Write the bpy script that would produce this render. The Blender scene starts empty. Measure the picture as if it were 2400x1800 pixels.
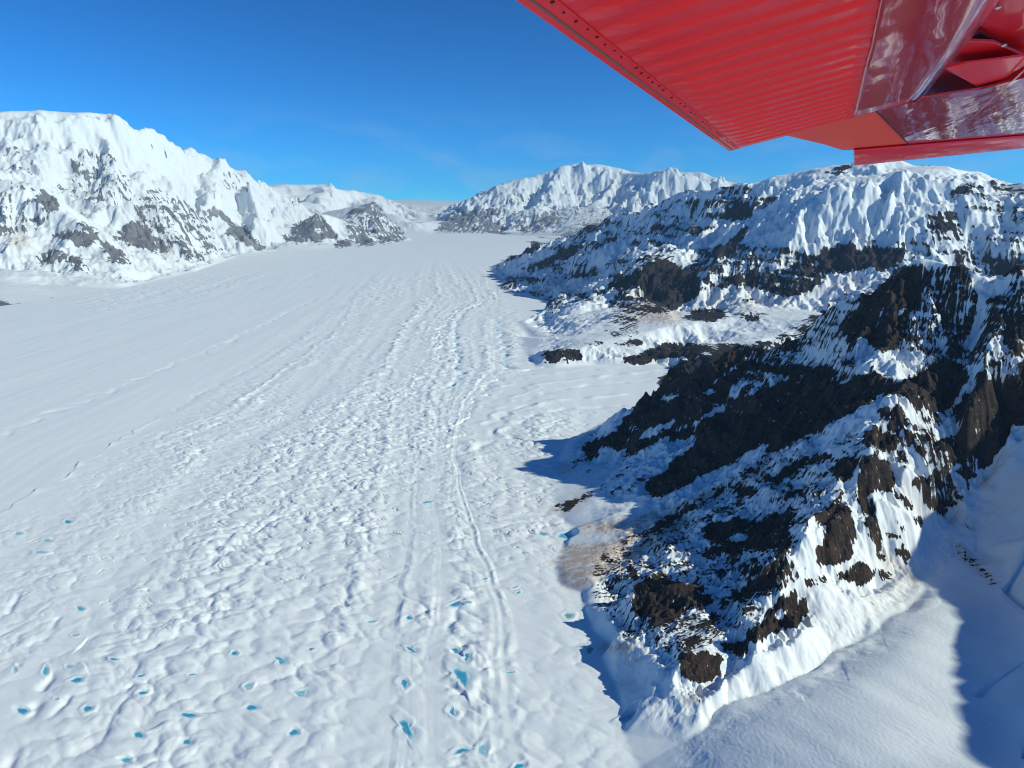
import bpy, bmesh, math, random
import numpy as np
from mathutils import Vector
from mathutils.geometry import delaunay_2d_cdt

R = math.radians
Q = 1.0                      # terrain coarseness: 1 = full detail
sc = bpy.context.scene
col = sc.collection

# ------------------------------------------------------------ camera, sky, sun, exposure
CAM_Z = 1000.0               # metres above the near glacier
PITCH = R(11.04)
FPX = 1779.0                 # focal length in photo pixels (2400 wide)
cam_d = bpy.data.cameras.new('camera')
cam_d.sensor_width = 36.0
cam_d.lens = 36.0 * FPX / 2400.0
cam_d.clip_start = 0.05
cam_d.clip_end = 300000.0
cam = bpy.data.objects.new('camera', cam_d)
cam.location = (0, 0, CAM_Z)
cam.rotation_euler = (R(90) - PITCH, 0, 0)
col.objects.link(cam)
sc.camera = cam

SUN_AZ, SUN_EL = R(104), R(31)       # azimuth clockwise from +Y
SUN = Vector((math.sin(SUN_AZ) * math.cos(SUN_EL), math.cos(SUN_AZ) * math.cos(SUN_EL), math.sin(SUN_EL)))
world = bpy.data.worlds.new('World')
sc.world = world
world.use_nodes = True
wn = world.node_tree
for n in list(wn.nodes):
    wn.nodes.remove(n)
sky = wn.nodes.new('ShaderNodeTexSky')
sky.sky_type = 'NISHITA'
sky.sun_disc = False
sky.sun_elevation = SUN_EL
sky.sun_rotation = SUN_AZ
sky.altitude = 2600
sky.air_density = 1.0
sky.dust_density = 0.1
sky.ozone_density = 3.0
bg = wn.nodes.new('ShaderNodeBackground')
bg.inputs['Strength'].default_value = 0.11
wo = wn.nodes.new('ShaderNodeOutputWorld')
tint = wn.nodes.new('ShaderNodeMix')          # deep clean mountain sky
tint.data_type = 'RGBA'; tint.blend_type = 'MULTIPLY'
tint.inputs[0].default_value = 1.0
tint.inputs[7].default_value = (3.4, 14.0, 18.0, 1)
sc_ = wn.nodes.new('ShaderNodeMix'); sc_.data_type = 'RGBA'; sc_.blend_type = 'MULTIPLY'; sc_.inputs[0].default_value = 1.0
sc_.inputs[7].default_value = (0.11, 0.11, 0.11, 1); wn.links.new(sky.outputs[0], sc_.inputs[6])
gm = wn.nodes.new('ShaderNodeGamma'); gm.inputs['Gamma'].default_value = 1.6; wn.links.new(sc_.outputs[2], gm.inputs[0])
wn.links.new(gm.outputs[0], tint.inputs[6])
geo = wn.nodes.new('ShaderNodeTexCoord')
sep = wn.nodes.new('ShaderNodeSeparateXYZ'); wn.links.new(geo.outputs['Generated'], sep.inputs[0])
mpw = wn.nodes.new('ShaderNodeMapping'); mpw.inputs['Scale'].default_value = (5, 5, 17); wn.links.new(geo.outputs['Generated'], mpw.inputs['Vector'])
wis = wn.nodes.new('ShaderNodeTexNoise'); wis.inputs['Scale'].default_value = 2.2; wis.inputs['Detail'].default_value = 7; wis.inputs['Distortion'].default_value = 0.6
wn.links.new(mpw.outputs[0], wis.inputs['Vector'])
wm = wn.nodes.new('ShaderNodeMapRange'); wm.inputs['From Min'].default_value = .47; wm.inputs['From Max'].default_value = .78; wm.inputs['To Max'].default_value = .42
wn.links.new(wis.outputs['Fac'], wm.inputs['Value'])
lowm = wn.nodes.new('ShaderNodeMapRange'); lowm.inputs['From Min'].default_value = .16; lowm.inputs['From Max'].default_value = .02
wn.links.new(sep.outputs['Z'], lowm.inputs['Value'])
mm = wn.nodes.new('ShaderNodeMath'); mm.operation = 'MULTIPLY'; wn.links.new(wm.outputs[0], mm.inputs[0]); wn.links.new(lowm.outputs[0], mm.inputs[1])
cl_ = wn.nodes.new('ShaderNodeMix'); cl_.data_type = 'RGBA'
wn.links.new(mm.outputs[0], cl_.inputs[0]); wn.links.new(tint.outputs[2], cl_.inputs[6]); cl_.inputs[7].default_value = (5.2, 6.6, 7.8, 1)
wn.links.new(cl_.outputs[2], bg.inputs[0])
wn.links.new(bg.outputs[0], wo.inputs[0])

sun_d = bpy.data.lights.new('sun', 'SUN')
sun_d.energy = 4.9
sun_d.angle = R(0.53)
sun_d.color = (0.97, 1.0, 0.78)
sun = bpy.data.objects.new('sun', sun_d)
sun.rotation_euler = SUN.to_track_quat('Z', 'Y').to_euler()
sun.location = (0, 0, 5000)
col.objects.link(sun)

sc.view_settings.view_transform = 'Standard'
sc.view_settings.look = 'None'
sc.view_settings.gamma = 1.0
sc.view_settings.use_curve_mapping = False
sc.view_settings.exposure = -0.13
sc.cycles.pixel_filter_type = 'BLACKMAN_HARRIS'
sc.cycles.filter_width = 1.1
sc.cycles.max_bounces = 6
sc.cycles.diffuse_bounces = 3
sc.cycles.glossy_bounces = 3
sc.cycles.volume_bounces = 0

# ------------------------------------------------------------ projection helpers (camera-relative metres)
CP, SP = math.cos(PITCH), math.sin(PITCH)

def gz(y):
    """height of the glacier surface relative to the camera at forward distance y"""
    y = np.asarray(y, dtype=np.float64)
    a = -1000.0 + 0.006 * y + 1.06e-6 * y * y
    b = -1000.0 + 0.006 * 30000 + 1.06e-6 * 9e8 + (y - 30000) * 0.0696
    return np.where(y < 0, -1000.0 + 0.006 * y, np.where(y < 30000, a, b))

def ray(px, py):
    u, v = (px - 1200.0) / FPX, (900.0 - py) / FPX
    return u, CP + v * SP, -SP + v * CP

def at(px, py, y):
    a, b, c = ray(px, py)
    k = y / b
    return (a * k, y, c * k)

def ground(px, py):
    """photo pixel -> point on the bare glacier"""
    a, b, c = ray(px, py)
    A, B, Cc = 1.06e-6, 0.006 - c / b, -1000.0
    disc = B * B - 4 * A * Cc
    if c / b < 0.006:
        disc2 = B * B - 4 * A * Cc
        y = (-B + math.sqrt(disc2)) / (2 * A)
    else:
        y = 30000.0
    y = min(y, 30000.0)
    return (a / b * y, y, float(gz(y)))

def project(x, y, z):
    d = y * CP - z * SP
    d = np.where(d < 1.0, 1.0, d)
    return 1200 + FPX * x / d, 900 - FPX * (z * CP + y * SP) / d

# ------------------------------------------------------------ noise
def _hash(ix, iy, seed):
    h = (ix.astype(np.uint32) * np.uint32(374761393) + iy.astype(np.uint32) * np.uint32(668265263)
         + np.uint32((seed * 974634221 + 12345) & 0xffffffff))
    h = (h ^ (h >> np.uint32(13))) * np.uint32(1274126177)
    h = (h ^ (h >> np.uint32(15))) * np.uint32(2246822519)
    return h ^ (h >> np.uint32(16))

def perlin(x, y, seed=0):
    xf, yf = np.floor(x), np.floor(y)
    ix, iy = xf.astype(np.int64), yf.astype(np.int64)
    fx, fy = (x - xf).astype(np.float32), (y - yf).astype(np.float32)
    u = fx * fx * fx * (fx * (fx * 6 - 15) + 10)
    v = fy * fy * fy * (fy * (fy * 6 - 15) + 10)
    out = []
    for dy in (0, 1):
        for dx in (0, 1):
            a = _hash(ix + dx, iy + dy, seed).astype(np.float32) * np.float32(2 * math.pi / 4294967296.0)
            out.append(np.cos(a) * (fx - dx) + np.sin(a) * (fy - dy))
    p = out[0] + u * (out[1] - out[0])
    q = out[2] + u * (out[3] - out[2])
    return (p + v * (q - p)) * np.float32(1.5)

def fbm(x, y, octv=4, seed=0, gain=0.5):
    s, a, t = 0, 1.0, 0
    for i in range(octv):
        s = s + a * perlin(x * 2.03 ** i + 17.3 * i, y * 2.03 ** i - 9.1 * i, seed + i)
        t += a
        a *= gain
    return s / t

def ridged(x, y, octv=4, seed=0, gain=0.5):
    s, a, t = 0, 1.0, 0
    for i in range(octv):
        s = s + a * (1 - 2 * np.abs(perlin(x * 2.03 ** i + 5.3 * i, y * 2.03 ** i + 3.7 * i, seed + i)))
        t += a
        a *= gain
    return s / t

def gully(x, y, dx, dy, seed):
    """slope-aligned gully noise: stripes run down the slope; (dx,dy) is the contour direction times stripes per cell"""
    xf, yf = np.floor(x), np.floor(y)
    ix, iy = xf.astype(np.int64), yf.astype(np.int64)
    fx, fy = (x - xf).astype(np.float32), (y - yf).astype(np.float32)
    c = np.zeros_like(fx); s = np.zeros_like(fx); wt = np.zeros_like(fx)
    for j in (-1, 0, 1):
        for i in (-1, 0, 1):
            h = _hash(ix + i, iy + j, seed)
            ox = (h & np.uint32(0xffff)).astype(np.float32) / 65536.0
            oy = (h >> np.uint32(16)).astype(np.float32) / 65536.0
            px, py = fx - i - ox, fy - j - oy
            w = np.exp(-2.2 * (px * px + py * py))
            m = (px * dx + py * dy) * np.float32(2 * math.pi)
            c += np.cos(m) * w; s += np.sin(m) * w; wt += w
    wt += 1e-6
    return c / wt, s / wt

def sstep(a, b, x):
    t = np.clip((x - a) / (b - a), 0, 1)
    return t * t * (3 - 2 * t)

# ------------------------------------------------------------ terrain skeleton: ridges, gullies and bases traced as breaklines
PTS, TAGS, EDGES = [], [], []

def line(tag, pts, closed=False):
    idx = []
    for p in pts:
        if p[0] == 'w':                       # ('w', x, y, height over glacier)
            q = (p[1], p[2], float(p[3]))
        elif len(p) == 2:                     # on the glacier
            g = ground(*p)
            q = (g[0], g[1], 0.0)
        else:                                 # pixel + forward distance
            g = at(*p)
            q = (g[0], g[1], g[2] - float(gz(g[1])))
        PTS.append(q); TAGS.append(tag); idx.append(len(PTS) - 1)
    for a, b in zip(idx[:-1], idx[1:]):
        EDGES.append((a, b))
    if closed:
        EDGES.append((idx[-1], idx[0]))

def r1y(px):
    return 3590 + (px - 1319) / 861.0 * (2725 - 3590)

# near rocky spur
BASE_S = [(1319, 1041), (1303, 1080), (1308, 1115), (1302, 1150), (1300, 1200), (1345, 1237), (1318, 1290), (1300, 1325),
          (1312, 1370), (1362, 1388), (1368, 1420), (1392, 1478), (1388, 1500), (1432, 1510), (1412, 1540), (1440, 1600),
          (1455, 1650), (1462, 1720), (1500, 1800), (1560, 1950), (1640, 2150), (1800, 2500)]
line('G', BASE_S + [('w', 420, 300, 0), ('w', 520, 150, 0)])
R1 = [(1409, 1006), (1482, 946), (1525, 906), (1563, 876), (1601, 841), (1645, 841), (1683, 813), (1729, 800), (1800, 804),
      (1851, 777), (1908, 733), (1963, 709), (2044, 649), (2098, 625), (2163, 601), (2223, 601), (2261, 622)]
line('S', [(x, y, r1y(x)) for x, y in R1] + [(2285, 644, 2650), (2315, 633, 2610), (2378, 609, 2560), (2420, 612, 2530), ('w', 2300, 2500, 960), ('w', 2900, 2400, 1000)])
line('S', [(1345, 1237, 2395), (1500, 1190, 2450), (1634, 1125, 2480), (1800, 1050, 2430), (1935, 985, 2330), (1990, 930, 2330),
           (2030, 860, 2430), (2060, 800, 2520), (2090, 720, 2640)])
line('S', [(1963, 709, 2943 - 60), (1979, 755, 2720), (1985, 850, 2560), (1960, 920, 2450)])
line('S', [(1900, 830, 2800), (1780, 960, 2690)])
line('S', [(1683, 840, 3120), (1650, 900, 3030), (1560, 960, 3070), (1460, 1010, 3160), (1363, 1055, 3210), (1335, 1090, 3170)])
line('S', [(1720, 900, 2950), (1640, 980, 2940), (1540, 1060, 2880)])
line('S', [(1470, 1080, 3010), (1400, 1130, 2830)])
line('S', [(2190, 612, 2715), (2201, 690, 2620), (2207, 736, 2560), (2215, 818, 2440), (2190, 880, 2310), (2130, 915, 2200), (2085, 924, 2152)])
line('S', [(2085, 924, 2152), (2063, 990, 2060), (2039, 1022, 2010), (2033, 1063, 1960), (2009, 1095, 1930), (2006, 1139, 1880),
           (1987, 1152, 1865), (1971, 1171, 1850), (1914, 1206, 1780), (1847, 1314, 1650), (1790, 1410, 1570), (1740, 1490, 1510),
           (1690, 1530, 1490), (1640, 1545, 1480), (1592, 1530, 1495)])
line('S', [(1692, 1600, 1412), (1640, 1606, 1415), (1600, 1580, 1440)])
line('S', [(1880, 1250, 1760), (1760, 1310, 1780), (1640, 1365, 1760), (1560, 1370, 1760), (1495, 1400, 1740)])
line('S', [(1490, 1452, 1690), (1540, 1448, 1672), (1600, 1440, 1670)])
line('S', [(1450, 1490, 1655), (1560, 1480, 1600), (1700, 1440, 1620), (1780, 1370, 1640)])
line('S', [(2009, 1095, 1932), (1900, 1120, 2050), (1800, 1150, 2150), (1700, 1180, 2200), (1560, 1230, 2230), (1440, 1270, 2240)])
line('S', [(1850, 1215, 1950), (1700, 1280, 1950), (1560, 1330, 1950), (1420, 1352, 1990)])
line('S', [(2085, 924, 2152), (2152, 987, 2080), (2185, 1106, 2000), (2226, 1212, 2030), (2180, 1262, 1960), (2125, 1320, 1860),
           (2025, 1377, 1740), (1974, 1364, 1720), (1914, 1356, 1690), (1860, 1400, 1600)])
line('S', [(2075, 1010, 2080), (2090, 1100, 1995), (2110, 1220, 1900)])
line('S', [(2285, 644, 2650), (2292, 720, 2560), (2275, 800, 2460), (2262, 870, 2370), (2237, 949, 2270), (2250, 1020, 2200),
           (2270, 1100, 2120), (2300, 1180, 2080), (2300, 1280, 1937), (2174, 1377, 1795), (2058, 1475, 1636), (1968, 1546, 1540),
           (1862, 1594, 1470), (1700, 1650, 1410), (1600, 1740, 1320)])
line('S', [(2378, 609, 2560), (2356, 693, 2460), (2342, 758, 2390), (2331, 799, 2330), (2302, 845, 2260), (2266, 923, 2200),
           (2300, 1020, 2190), (2299, 1100, 2140)])
line('S', [('w', 1900, 2450, 640), (2400, 760, 2350), (2400, 900, 2210), (2367, 987, 2220), (2330, 1060, 2170)])
# near snow shoulder
line('N', [(2400, 1250, 1836), (2350, 1330, 1840), (2350, 1400, 1720)])
line('N', [(2200, 1400, 1675), (2085, 1520, 1486), (1990, 1590, 1402), (1885, 1640, 1349), (1760, 1680, 1328)])
line('N', [(2390, 1800, 1125), (2280, 1640, 1330), (2100, 1700, 1228), (2000, 1800, 1118), (1800, 1800, 1158), (1650, 1790, 1222)])
line('N', [(2280, 1500, 1535), (2180, 1560, 1415)])
line('N', [('w', 700, 500, 170), ('w', 900, 650, 230), ('w', 1150, 900, 260)])
# off-frame ridge on the sunny side: it throws the shadow on the snow valley
SH = [(2330, 1010), (2290, 1075), (2264, 1140), (2230, 1150), (2212, 1215), (2188, 1261), (2161, 1277), (2158, 1304), (2177, 1361), (2201, 1369), (2231, 1418),
      (2269, 1508), (2281, 1543), (2247, 1567), (2258, 1603), (2269, 1646), (2304, 1681), (2326, 1713), (2283, 1727), (2261, 1735), (2266, 1762), (2296, 1789), (2330, 1850)]
SHY = [2200, 2140, 2060, 2050, 1990, 1930, 1900, 1870, 1800, 1790, 1690, 1525, 1480, 1445, 1395, 1330, 1290, 1255, 1225, 1210, 1180, 1145, 1080]
ECREST = []
sx, sy = math.sin(SUN_AZ), math.cos(SUN_AZ)
for (px, py), yy in zip(SH, SHY):
    q = at(px, py, yy)
    along, across = q[0] * sx + q[1] * sy, q[0] * sy - q[1] * sx
    S0 = 1950.0 + 0.25 * (-across - 1500)
    z_up = 22.0
    x, y, z = S0 * sx + across * sy, S0 * sy - across * sx, q[2] + (S0 - along) * math.tan(SUN_EL)
    ECREST.append(('w', x, y, z + z_up - float(gz(y))))
ECREST.sort(key=lambda p: -p[2])
line('E', [('w', 2900, 2300, 1150)] + ECREST + [('w', 2100, 450, 700), ('w', 2200, 200, 600)])
line('E', [(2480, 1010, 2100), (2440, 1250, 1850), (2480, 1500, 1440), (2460, 1650, 1240), (2460, 1800, 1080)])
line('E', [('w', 3600, 2400, 500), ('w', 3200, 1500, 300), ('w', 3000, 600, 200)])
# back of the spur, tributary glacier behind it
line('G', [(1340, 1030), ('w', 500, 3900, 0), ('w', 950, 3900, 0), ('w', 1500, 3800, 15), ('w', 2000, 3700, 40), ('w', 2700, 3500, 80), ('w', 4200, 3300, 150)])

# right snow mountain
line('G', [('w', 6000, 5200, 60), ('w', 4000, 5300, 30), ('w', 2600, 5350, 10), (1600, 842), (1540, 852), (1480, 858), (1400, 855), (1300, 862), (1262, 858), (1235, 830), (1215, 790), (1212, 757), (1260, 742),
           (1292, 716), (1270, 700), (1200, 690), (1172, 676), (1185, 655), (1160, 640), (1150, 624), (1190, 600), (1240, 585),
           ('w', 500, 20000, 0), ('w', 600, 24000, 0), ('w', -300, 28500, 0), ('w', 2500, 26500, 60)])
line('M', [(1272, 838, 5560), (1300, 818, 5640), (1360, 813, 5660), (1420, 826, 5560), (1480, 826, 5560), (1560, 818, 5620), (1640, 800, 5720), ('w', 2700, 5800, 260), ('w', 4200, 5700, 400)])
line('M', [(1240, 790, 7000), (1270, 765, 7300), (1295, 748, 7400)])
line('M', [(1330, 790, 6300), (1450, 790, 6000), (1600, 760, 6300), (1750, 740, 6500), (1900, 720, 6700)])
line('M', [(1289, 702, 8800), (1350, 690, 8300), (1420, 674, 8000), (1479, 616, 8300), (1560, 596, 8420), (1669, 552, 8600), (1750, 500, 8750), (1841, 426, 8900)])
line('M', [(1440, 720, 7600), (1588, 724, 7200), (1700, 690, 7150), (1800, 700, 6950), (1870, 690, 6900), (1950, 665, 6950), (2050, 640, 7000), ('w', 4600, 6900, 560)])
line('M', [(1520, 700, 7330), (1560, 660, 7750), (1600, 620, 8050)])
line('M', [(1600, 660, 7420), (1700, 600, 7700), (1800, 590, 7650), (1900, 580, 7600), (2050, 560, 7550), (2200, 560, 7350)])
line('M', [(1870, 440, 8350), (1943, 421, 8050), (2070, 412, 7900), (2165, 388, 7900), (2260, 400, 7850), (2320, 430, 7700), (2400, 450, 7600), ('w', 5600, 7400, 1400)])
line('M', [(1900, 424, 8500), (1990, 414, 8350), (2070, 408, 8350)])
line('M', [(1841, 426, 8900), (1880, 412, 8900), (1910, 399, 8900), (1935, 396, 8900), (1953, 386, 8900), (1972, 386, 8900), (1997, 374, 8900), (2050, 352, 8900), (2085, 368, 8900), (2117, 374, 8900), (2161, 385, 8850), (2230, 397, 8750), (2257, 400, 8700), (2296, 398, 8650), (2320, 403, 8600), (2360, 431, 8500), (2400, 430, 8500), ('w', 6200, 8300, 1500)])
line('M', [(1226, 575, 14000), (1271, 557, 13300), (1350, 530, 12500), (1461, 494, 11500), (1500, 493, 11000), (1545, 465, 10500), (1572, 445, 10300), (1600, 444, 10150), (1640, 433, 9850), (1657, 441, 9750), (1683, 432, 9550), (1705, 441, 9400), (1741, 448, 9250), (1756, 434, 9180), (1768, 437, 9130), (1784, 426, 9060), (1809, 430, 8980), (1841, 425, 8900)])
line('M', [(1172, 676, 11650), (1244, 655, 11000), (1330, 648, 10200), (1425, 652, 9300), (1479, 616, 8400)])
line('M', [(1200, 640, 13200), (1350, 590, 11200), (1480, 560, 10100), (1600, 540, 9300), (1720, 500, 8950)])
line('M', [(1290, 552, 13050), (1262, 590, 12850), (1235, 622, 12700)])
line('M', [(1400, 515, 12050), (1360, 562, 11700), (1318, 606, 11350)])
line('M', [(1375, 545, 12150), (1335, 590, 11800)])
line('M', [(1500, 493, 11000), (1452, 535, 10650), (1410, 575, 10350)])
line('M', [(1480, 525, 11050), (1432, 565, 10700)])
line('M', [(1600, 444, 10150), (1560, 492, 9900), (1520, 540, 9620)])
line('M', [(1590, 475, 10150), (1540, 522, 9950)])
line('M', [(1683, 432, 9550), (1650, 480, 9350), (1622, 525, 9180)])
line('M', [(1668, 470, 9600), (1635, 510, 9420)])
line('M', [(1330, 640, 10900), (1420, 610, 9900), (1500, 590, 9100)])
line('M', [('w', 7000, 11000, 400), ('w', 5000, 12000, 300), ('w', 3600, 15000, 200), ('w', 2500, 18000, 100), ('w', 2000, 23000, 60)])
line('M', [(2500, 440, 11000), (2420, 430, 11500), (2380, 428, 11500), (2330, 440, 11500)])

# far summit
line('G', [('w', -3000, 28900, 0), ('w', -2200, 29200, 0), ('w', -300, 29000, 0)])
line('D', [(1018, 541, 29600), (1060, 515, 31000), (1104, 457, 33000), (1140, 448, 33300), (1167, 428, 33600), (1221, 412, 34000), (1271, 405, 34500),
           (1298, 394, 34500), (1316, 385, 34500), (1362, 376, 34500), (1389, 378, 34500), (1407, 394, 34300), (1420, 387, 34200), (1452, 403, 34000), (1493, 408, 33500),
           (1520, 403, 33000), (1560, 392, 32500), (1597, 383, 32000), (1624, 390, 32000), (1642, 403, 32000), (1673, 399, 32500), (1701, 403, 32500), (1723, 421, 32500), (1745, 450, 32500), (1900, 470, 33000), ('w', 18000, 33000, 1500)])
line('D', [(1080, 512, 30700), (1130, 500, 31000), (1180, 490, 31200), (1300, 480, 31300), (1400, 480, 31300), (1550, 470, 31000), (1700, 470, 31000)])
line('D', [(1167, 428, 33600), (1210, 470, 31900), (1200, 520, 30000)])
line('D', [(1316, 385, 34500), (1290, 430, 32600), (1270, 500, 30300)])
line('D', [(1407, 394, 34300), (1410, 440, 33400), (1440, 480, 31500)])
line('D', [(1560, 392, 32500), (1530, 415, 31700), (1500, 440, 31000), (1470, 500, 29900)])
line('D', [(1250, 432, 33700), (1238, 492, 31800)])
line('D', [(1352, 428, 34000), (1345, 492, 31900)])
line('D', [(1455, 428, 33700), (1435, 505, 31200)])
line('D', [(1640, 430, 32300), (1620, 490, 31500)])
line('D', [(1054, 480, 36500), (1086, 471, 35500), (1104, 457, 34000)])
line('D', [(1014, 494, 37500), (985, 488, 37500), (960, 488, 37500)])
line('D', [(985, 527, 32000), (1020, 527, 32000)])
line('D', [(1000, 505, 35000), (1035, 500, 35500)])
# pass peaks
line('P', [(960, 488, 37500), (935, 476, 36500), (895, 456, 35500), (870, 453, 34500), (850, 463, 33500), (815, 441, 32800), (781, 426, 32200), (746, 434, 31500), (716, 444, 31500), (676, 431, 31500), (646, 439, 30500), (622, 429, 28500)])
line('P', [(781, 426, 32200), (776, 448, 30300), (766, 472, 28600), (745, 498, 27200)])
line('P', [(742, 450, 31600), (728, 474, 30400), (705, 492, 28600)])
line('P', [(830, 468, 32800), (818, 490, 31300), (812, 505, 30000)])
line('P', [(850, 466, 33300), (855, 500, 30500)])
line('P', [(870, 453, 34500), (900, 490, 31000), (950, 520, 29500)])
line('P', [(722, 455, 29500), (700, 470, 28500), (655, 480, 27500)])
# left massif
line('F', [(-420, 330, 15500), (-250, 290, 16500), (-100, 265, 17200), (0, 259, 17500), (60, 259, 17800), (107, 256, 18000), (144, 265, 18200), (164, 257, 18500), (219, 252, 19000), (239, 262, 19300), (264, 266, 19500), (293, 262, 20000), (323, 270, 20400), (348, 287, 20800),
           (408, 317, 21800), (467, 347, 22800), (527, 362, 23500), (547, 379, 24000), (602, 409, 26000), (622, 429, 28500)])
line('F', [(219, 252, 19000), (245, 330, 17900), (270, 400, 16900), (262, 455, 16200)])
line('F', [(144, 265, 18200), (200, 345, 17600), (205, 430, 16500)])
line('F', [(205, 285, 18500), (222, 345, 18100), (236, 410, 17200)])
line('F', [(125, 305, 17600), (150, 375, 17150), (150, 440, 16100)])
line('F', [(305, 310, 19700), (302, 380, 18800), (300, 450, 17300)])
line('F', [(395, 370, 21200), (385, 430, 19900)])
line('F', [(552, 415, 23900), (545, 460, 22900)])
line('F', [(107, 256, 18000), (110, 330, 16600), (90, 380, 15800)])
line('F', [(348, 287, 20800), (340, 360, 19600), (330, 430, 17800)])
line('F', [(527, 362, 23500), (505, 400, 22300), (482, 448, 20800)])
line('F', [(490, 385, 23000), (450, 420, 21500), (430, 462, 20200)])
line('F', [(547, 379, 24000), (570, 430, 23000), (600, 480, 22500), (640, 505, 23000)])
line('F', [(100, 462, 14800), (180, 490, 15200), (240, 480, 15600), (300, 478, 16200), (345, 462, 17000), (400, 480, 18500), (450, 490, 19500), (520, 500, 21000), (560, 510, 22500), (640, 525, 23500), (700, 540, 24500)])
# left foothills
line('G', [(-500, 850), (-200, 765), (0, 717), (134, 702), (278, 677), (447, 638), (547, 603), (646, 588), (720, 586), (796, 583), (895, 575), (960, 563), ('w', -4300, 28600, 0), ('w', -3000, 28900, 0)])
line('A', [(-300, 440, 13300), (-120, 425, 13600), (0, 419, 13800), (45, 414, 14200), (99, 444, 14000), (129, 478, 13600), (180, 518, 13200), (214, 562, 13000), (298, 618, 12700)])
line('A', [(95, 545, 13100), (125, 580, 12600), (164, 634, 12000)])
line('A', [(129, 478, 13600), (110, 545, 13150), (120, 600, 12400)])
line('A', [(0, 555, 12700), (60, 575, 12400), (90, 622, 11900)])
line('A', [(-200, 620, 11600), (0, 655, 11000), (100, 668, 11150), (200, 656, 11650)])
line('B', [(170, 505, 15500), (240, 520, 15500), (308, 508, 16300), (368, 446, 17300), (423, 488, 17200), (497, 562, 18100), (538, 590, 19300)])
line('B', [(308, 508, 16300), (330, 545, 15700), (400, 590, 15300)])
line('B', [(275, 565, 14700), (330, 580, 14850), (400, 596, 14900), (450, 620, 15000)])
line('B', [(368, 446, 17300), (400, 520, 16500), (440, 590, 15900)])
line('C', [(455, 500, 20500), (500, 490, 21000), (527, 512, 21200), (580, 552, 21300), (622, 577, 21400)])
line('H', [(666, 560, 23000), (700, 530, 23500), (741, 498, 23800), (765, 530, 23500), (795, 562, 23300)])
line('H', [(741, 498, 23800), (735, 545, 22800)])
line('I', [(796, 518, 25500), (835, 490, 26000), (875, 471, 26500), (905, 490, 26700), (920, 500, 26800), (945, 532, 26800)])
line('I', [(875, 471, 26500), (860, 530, 24800), (850, 565, 24000)])
# outer frame of the sheet
line('G', [('w', -300, 200, 0), ('w', -3000, 300, 0), ('w', -14000, 4000, 0), ('w', -14000, 9000, 0), ('w', -13000, 12000, 500), ('w', -18000, 17000, 1500), ('w', -26000, 30000, 1200), ('w', -20000, 44000, 1300), ('w', -1000, 47000, 900),
           ('w', 15000, 46000, 1200), ('w', 30000, 36000, 1000), ('w', 24000, 14000, 700), ('w', 14000, 5000, 300), ('w', 5000, 1500, 100), ('w', 1500, 150, 0), ('w', 300, 150, 0)])

# ------------------------------------------------------------ sheet grid (polar round the near end, so that detail follows distance)
def spaced(segs):
    out = []
    for a, b, step in segs:
        n = max(2, int(math.ceil((b - a) / step)))
        out.append(np.linspace(a, b, n, endpoint=False))
    out.append(np.array([segs[-1][1]]))
    return np.concatenate(out)

TH = spaced([(R(-180), R(-62), 0.05), (R(-62), R(-39), 0.012), (R(-39), R(-38), 0.005), (R(-38), R(38), 0.00125 * Q), (R(38), R(39), 0.005), (R(39), R(74), 0.0035), (R(74), R(180), 0.05)])
LR = spaced([(math.log(15), math.log(330), 0.06), (math.log(330), math.log(850), 0.012), (math.log(850), math.log(3600), 0.0013 * Q), (math.log(3600), math.log(10000), 0.0016 * Q),
             (math.log(10000), math.log(38000), 0.0018 * Q), (math.log(38000), math.log(44000), 0.01)])
NT, NR = len(TH), len(LR)
TT, LL = np.meshgrid(TH, LR)                      # rows = distance
RR = np.exp(LL)
X, Y = RR * np.sin(TT), RR * np.cos(TT)

P = np.array(PTS)
pt_th = np.arctan2(P[:, 0], P[:, 1])
pt_lr = 0.5 * np.log(P[:, 0] ** 2 + P[:, 1] ** 2)
vv, ee, ff, ov, oe, of = delaunay_2d_cdt([Vector((a, b)) for a, b in zip(pt_th, pt_lr)], EDGES, [], 0, 1e-5)
VN = np.array([(v.x, v.y) for v in vv])
VH = np.zeros(len(vv)); VT = ['G'] * len(vv)
for i, o in enumerate(ov):
    if o:
        VH[i] = max(P[k, 2] for k in o)
        t = [TAGS[k] for k in o if TAGS[k] != 'G']
        VT[i] = t[0] if t else 'G'
    else:
        d = (pt_th - VN[i, 0]) ** 2 + (pt_lr - VN[i, 1]) ** 2
        k = np.argsort(d)[:2]
        w = 1 / (d[k] + 1e-9)
        VH[i] = (P[k, 2] * w).sum() / w.sum()
        VT[i] = TAGS[k[0]]
REG = 'GSNEMDPFABCHI'
Hh = np.zeros((NR, NT)); LAB = np.zeros((NR, NT), np.int8)
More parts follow.
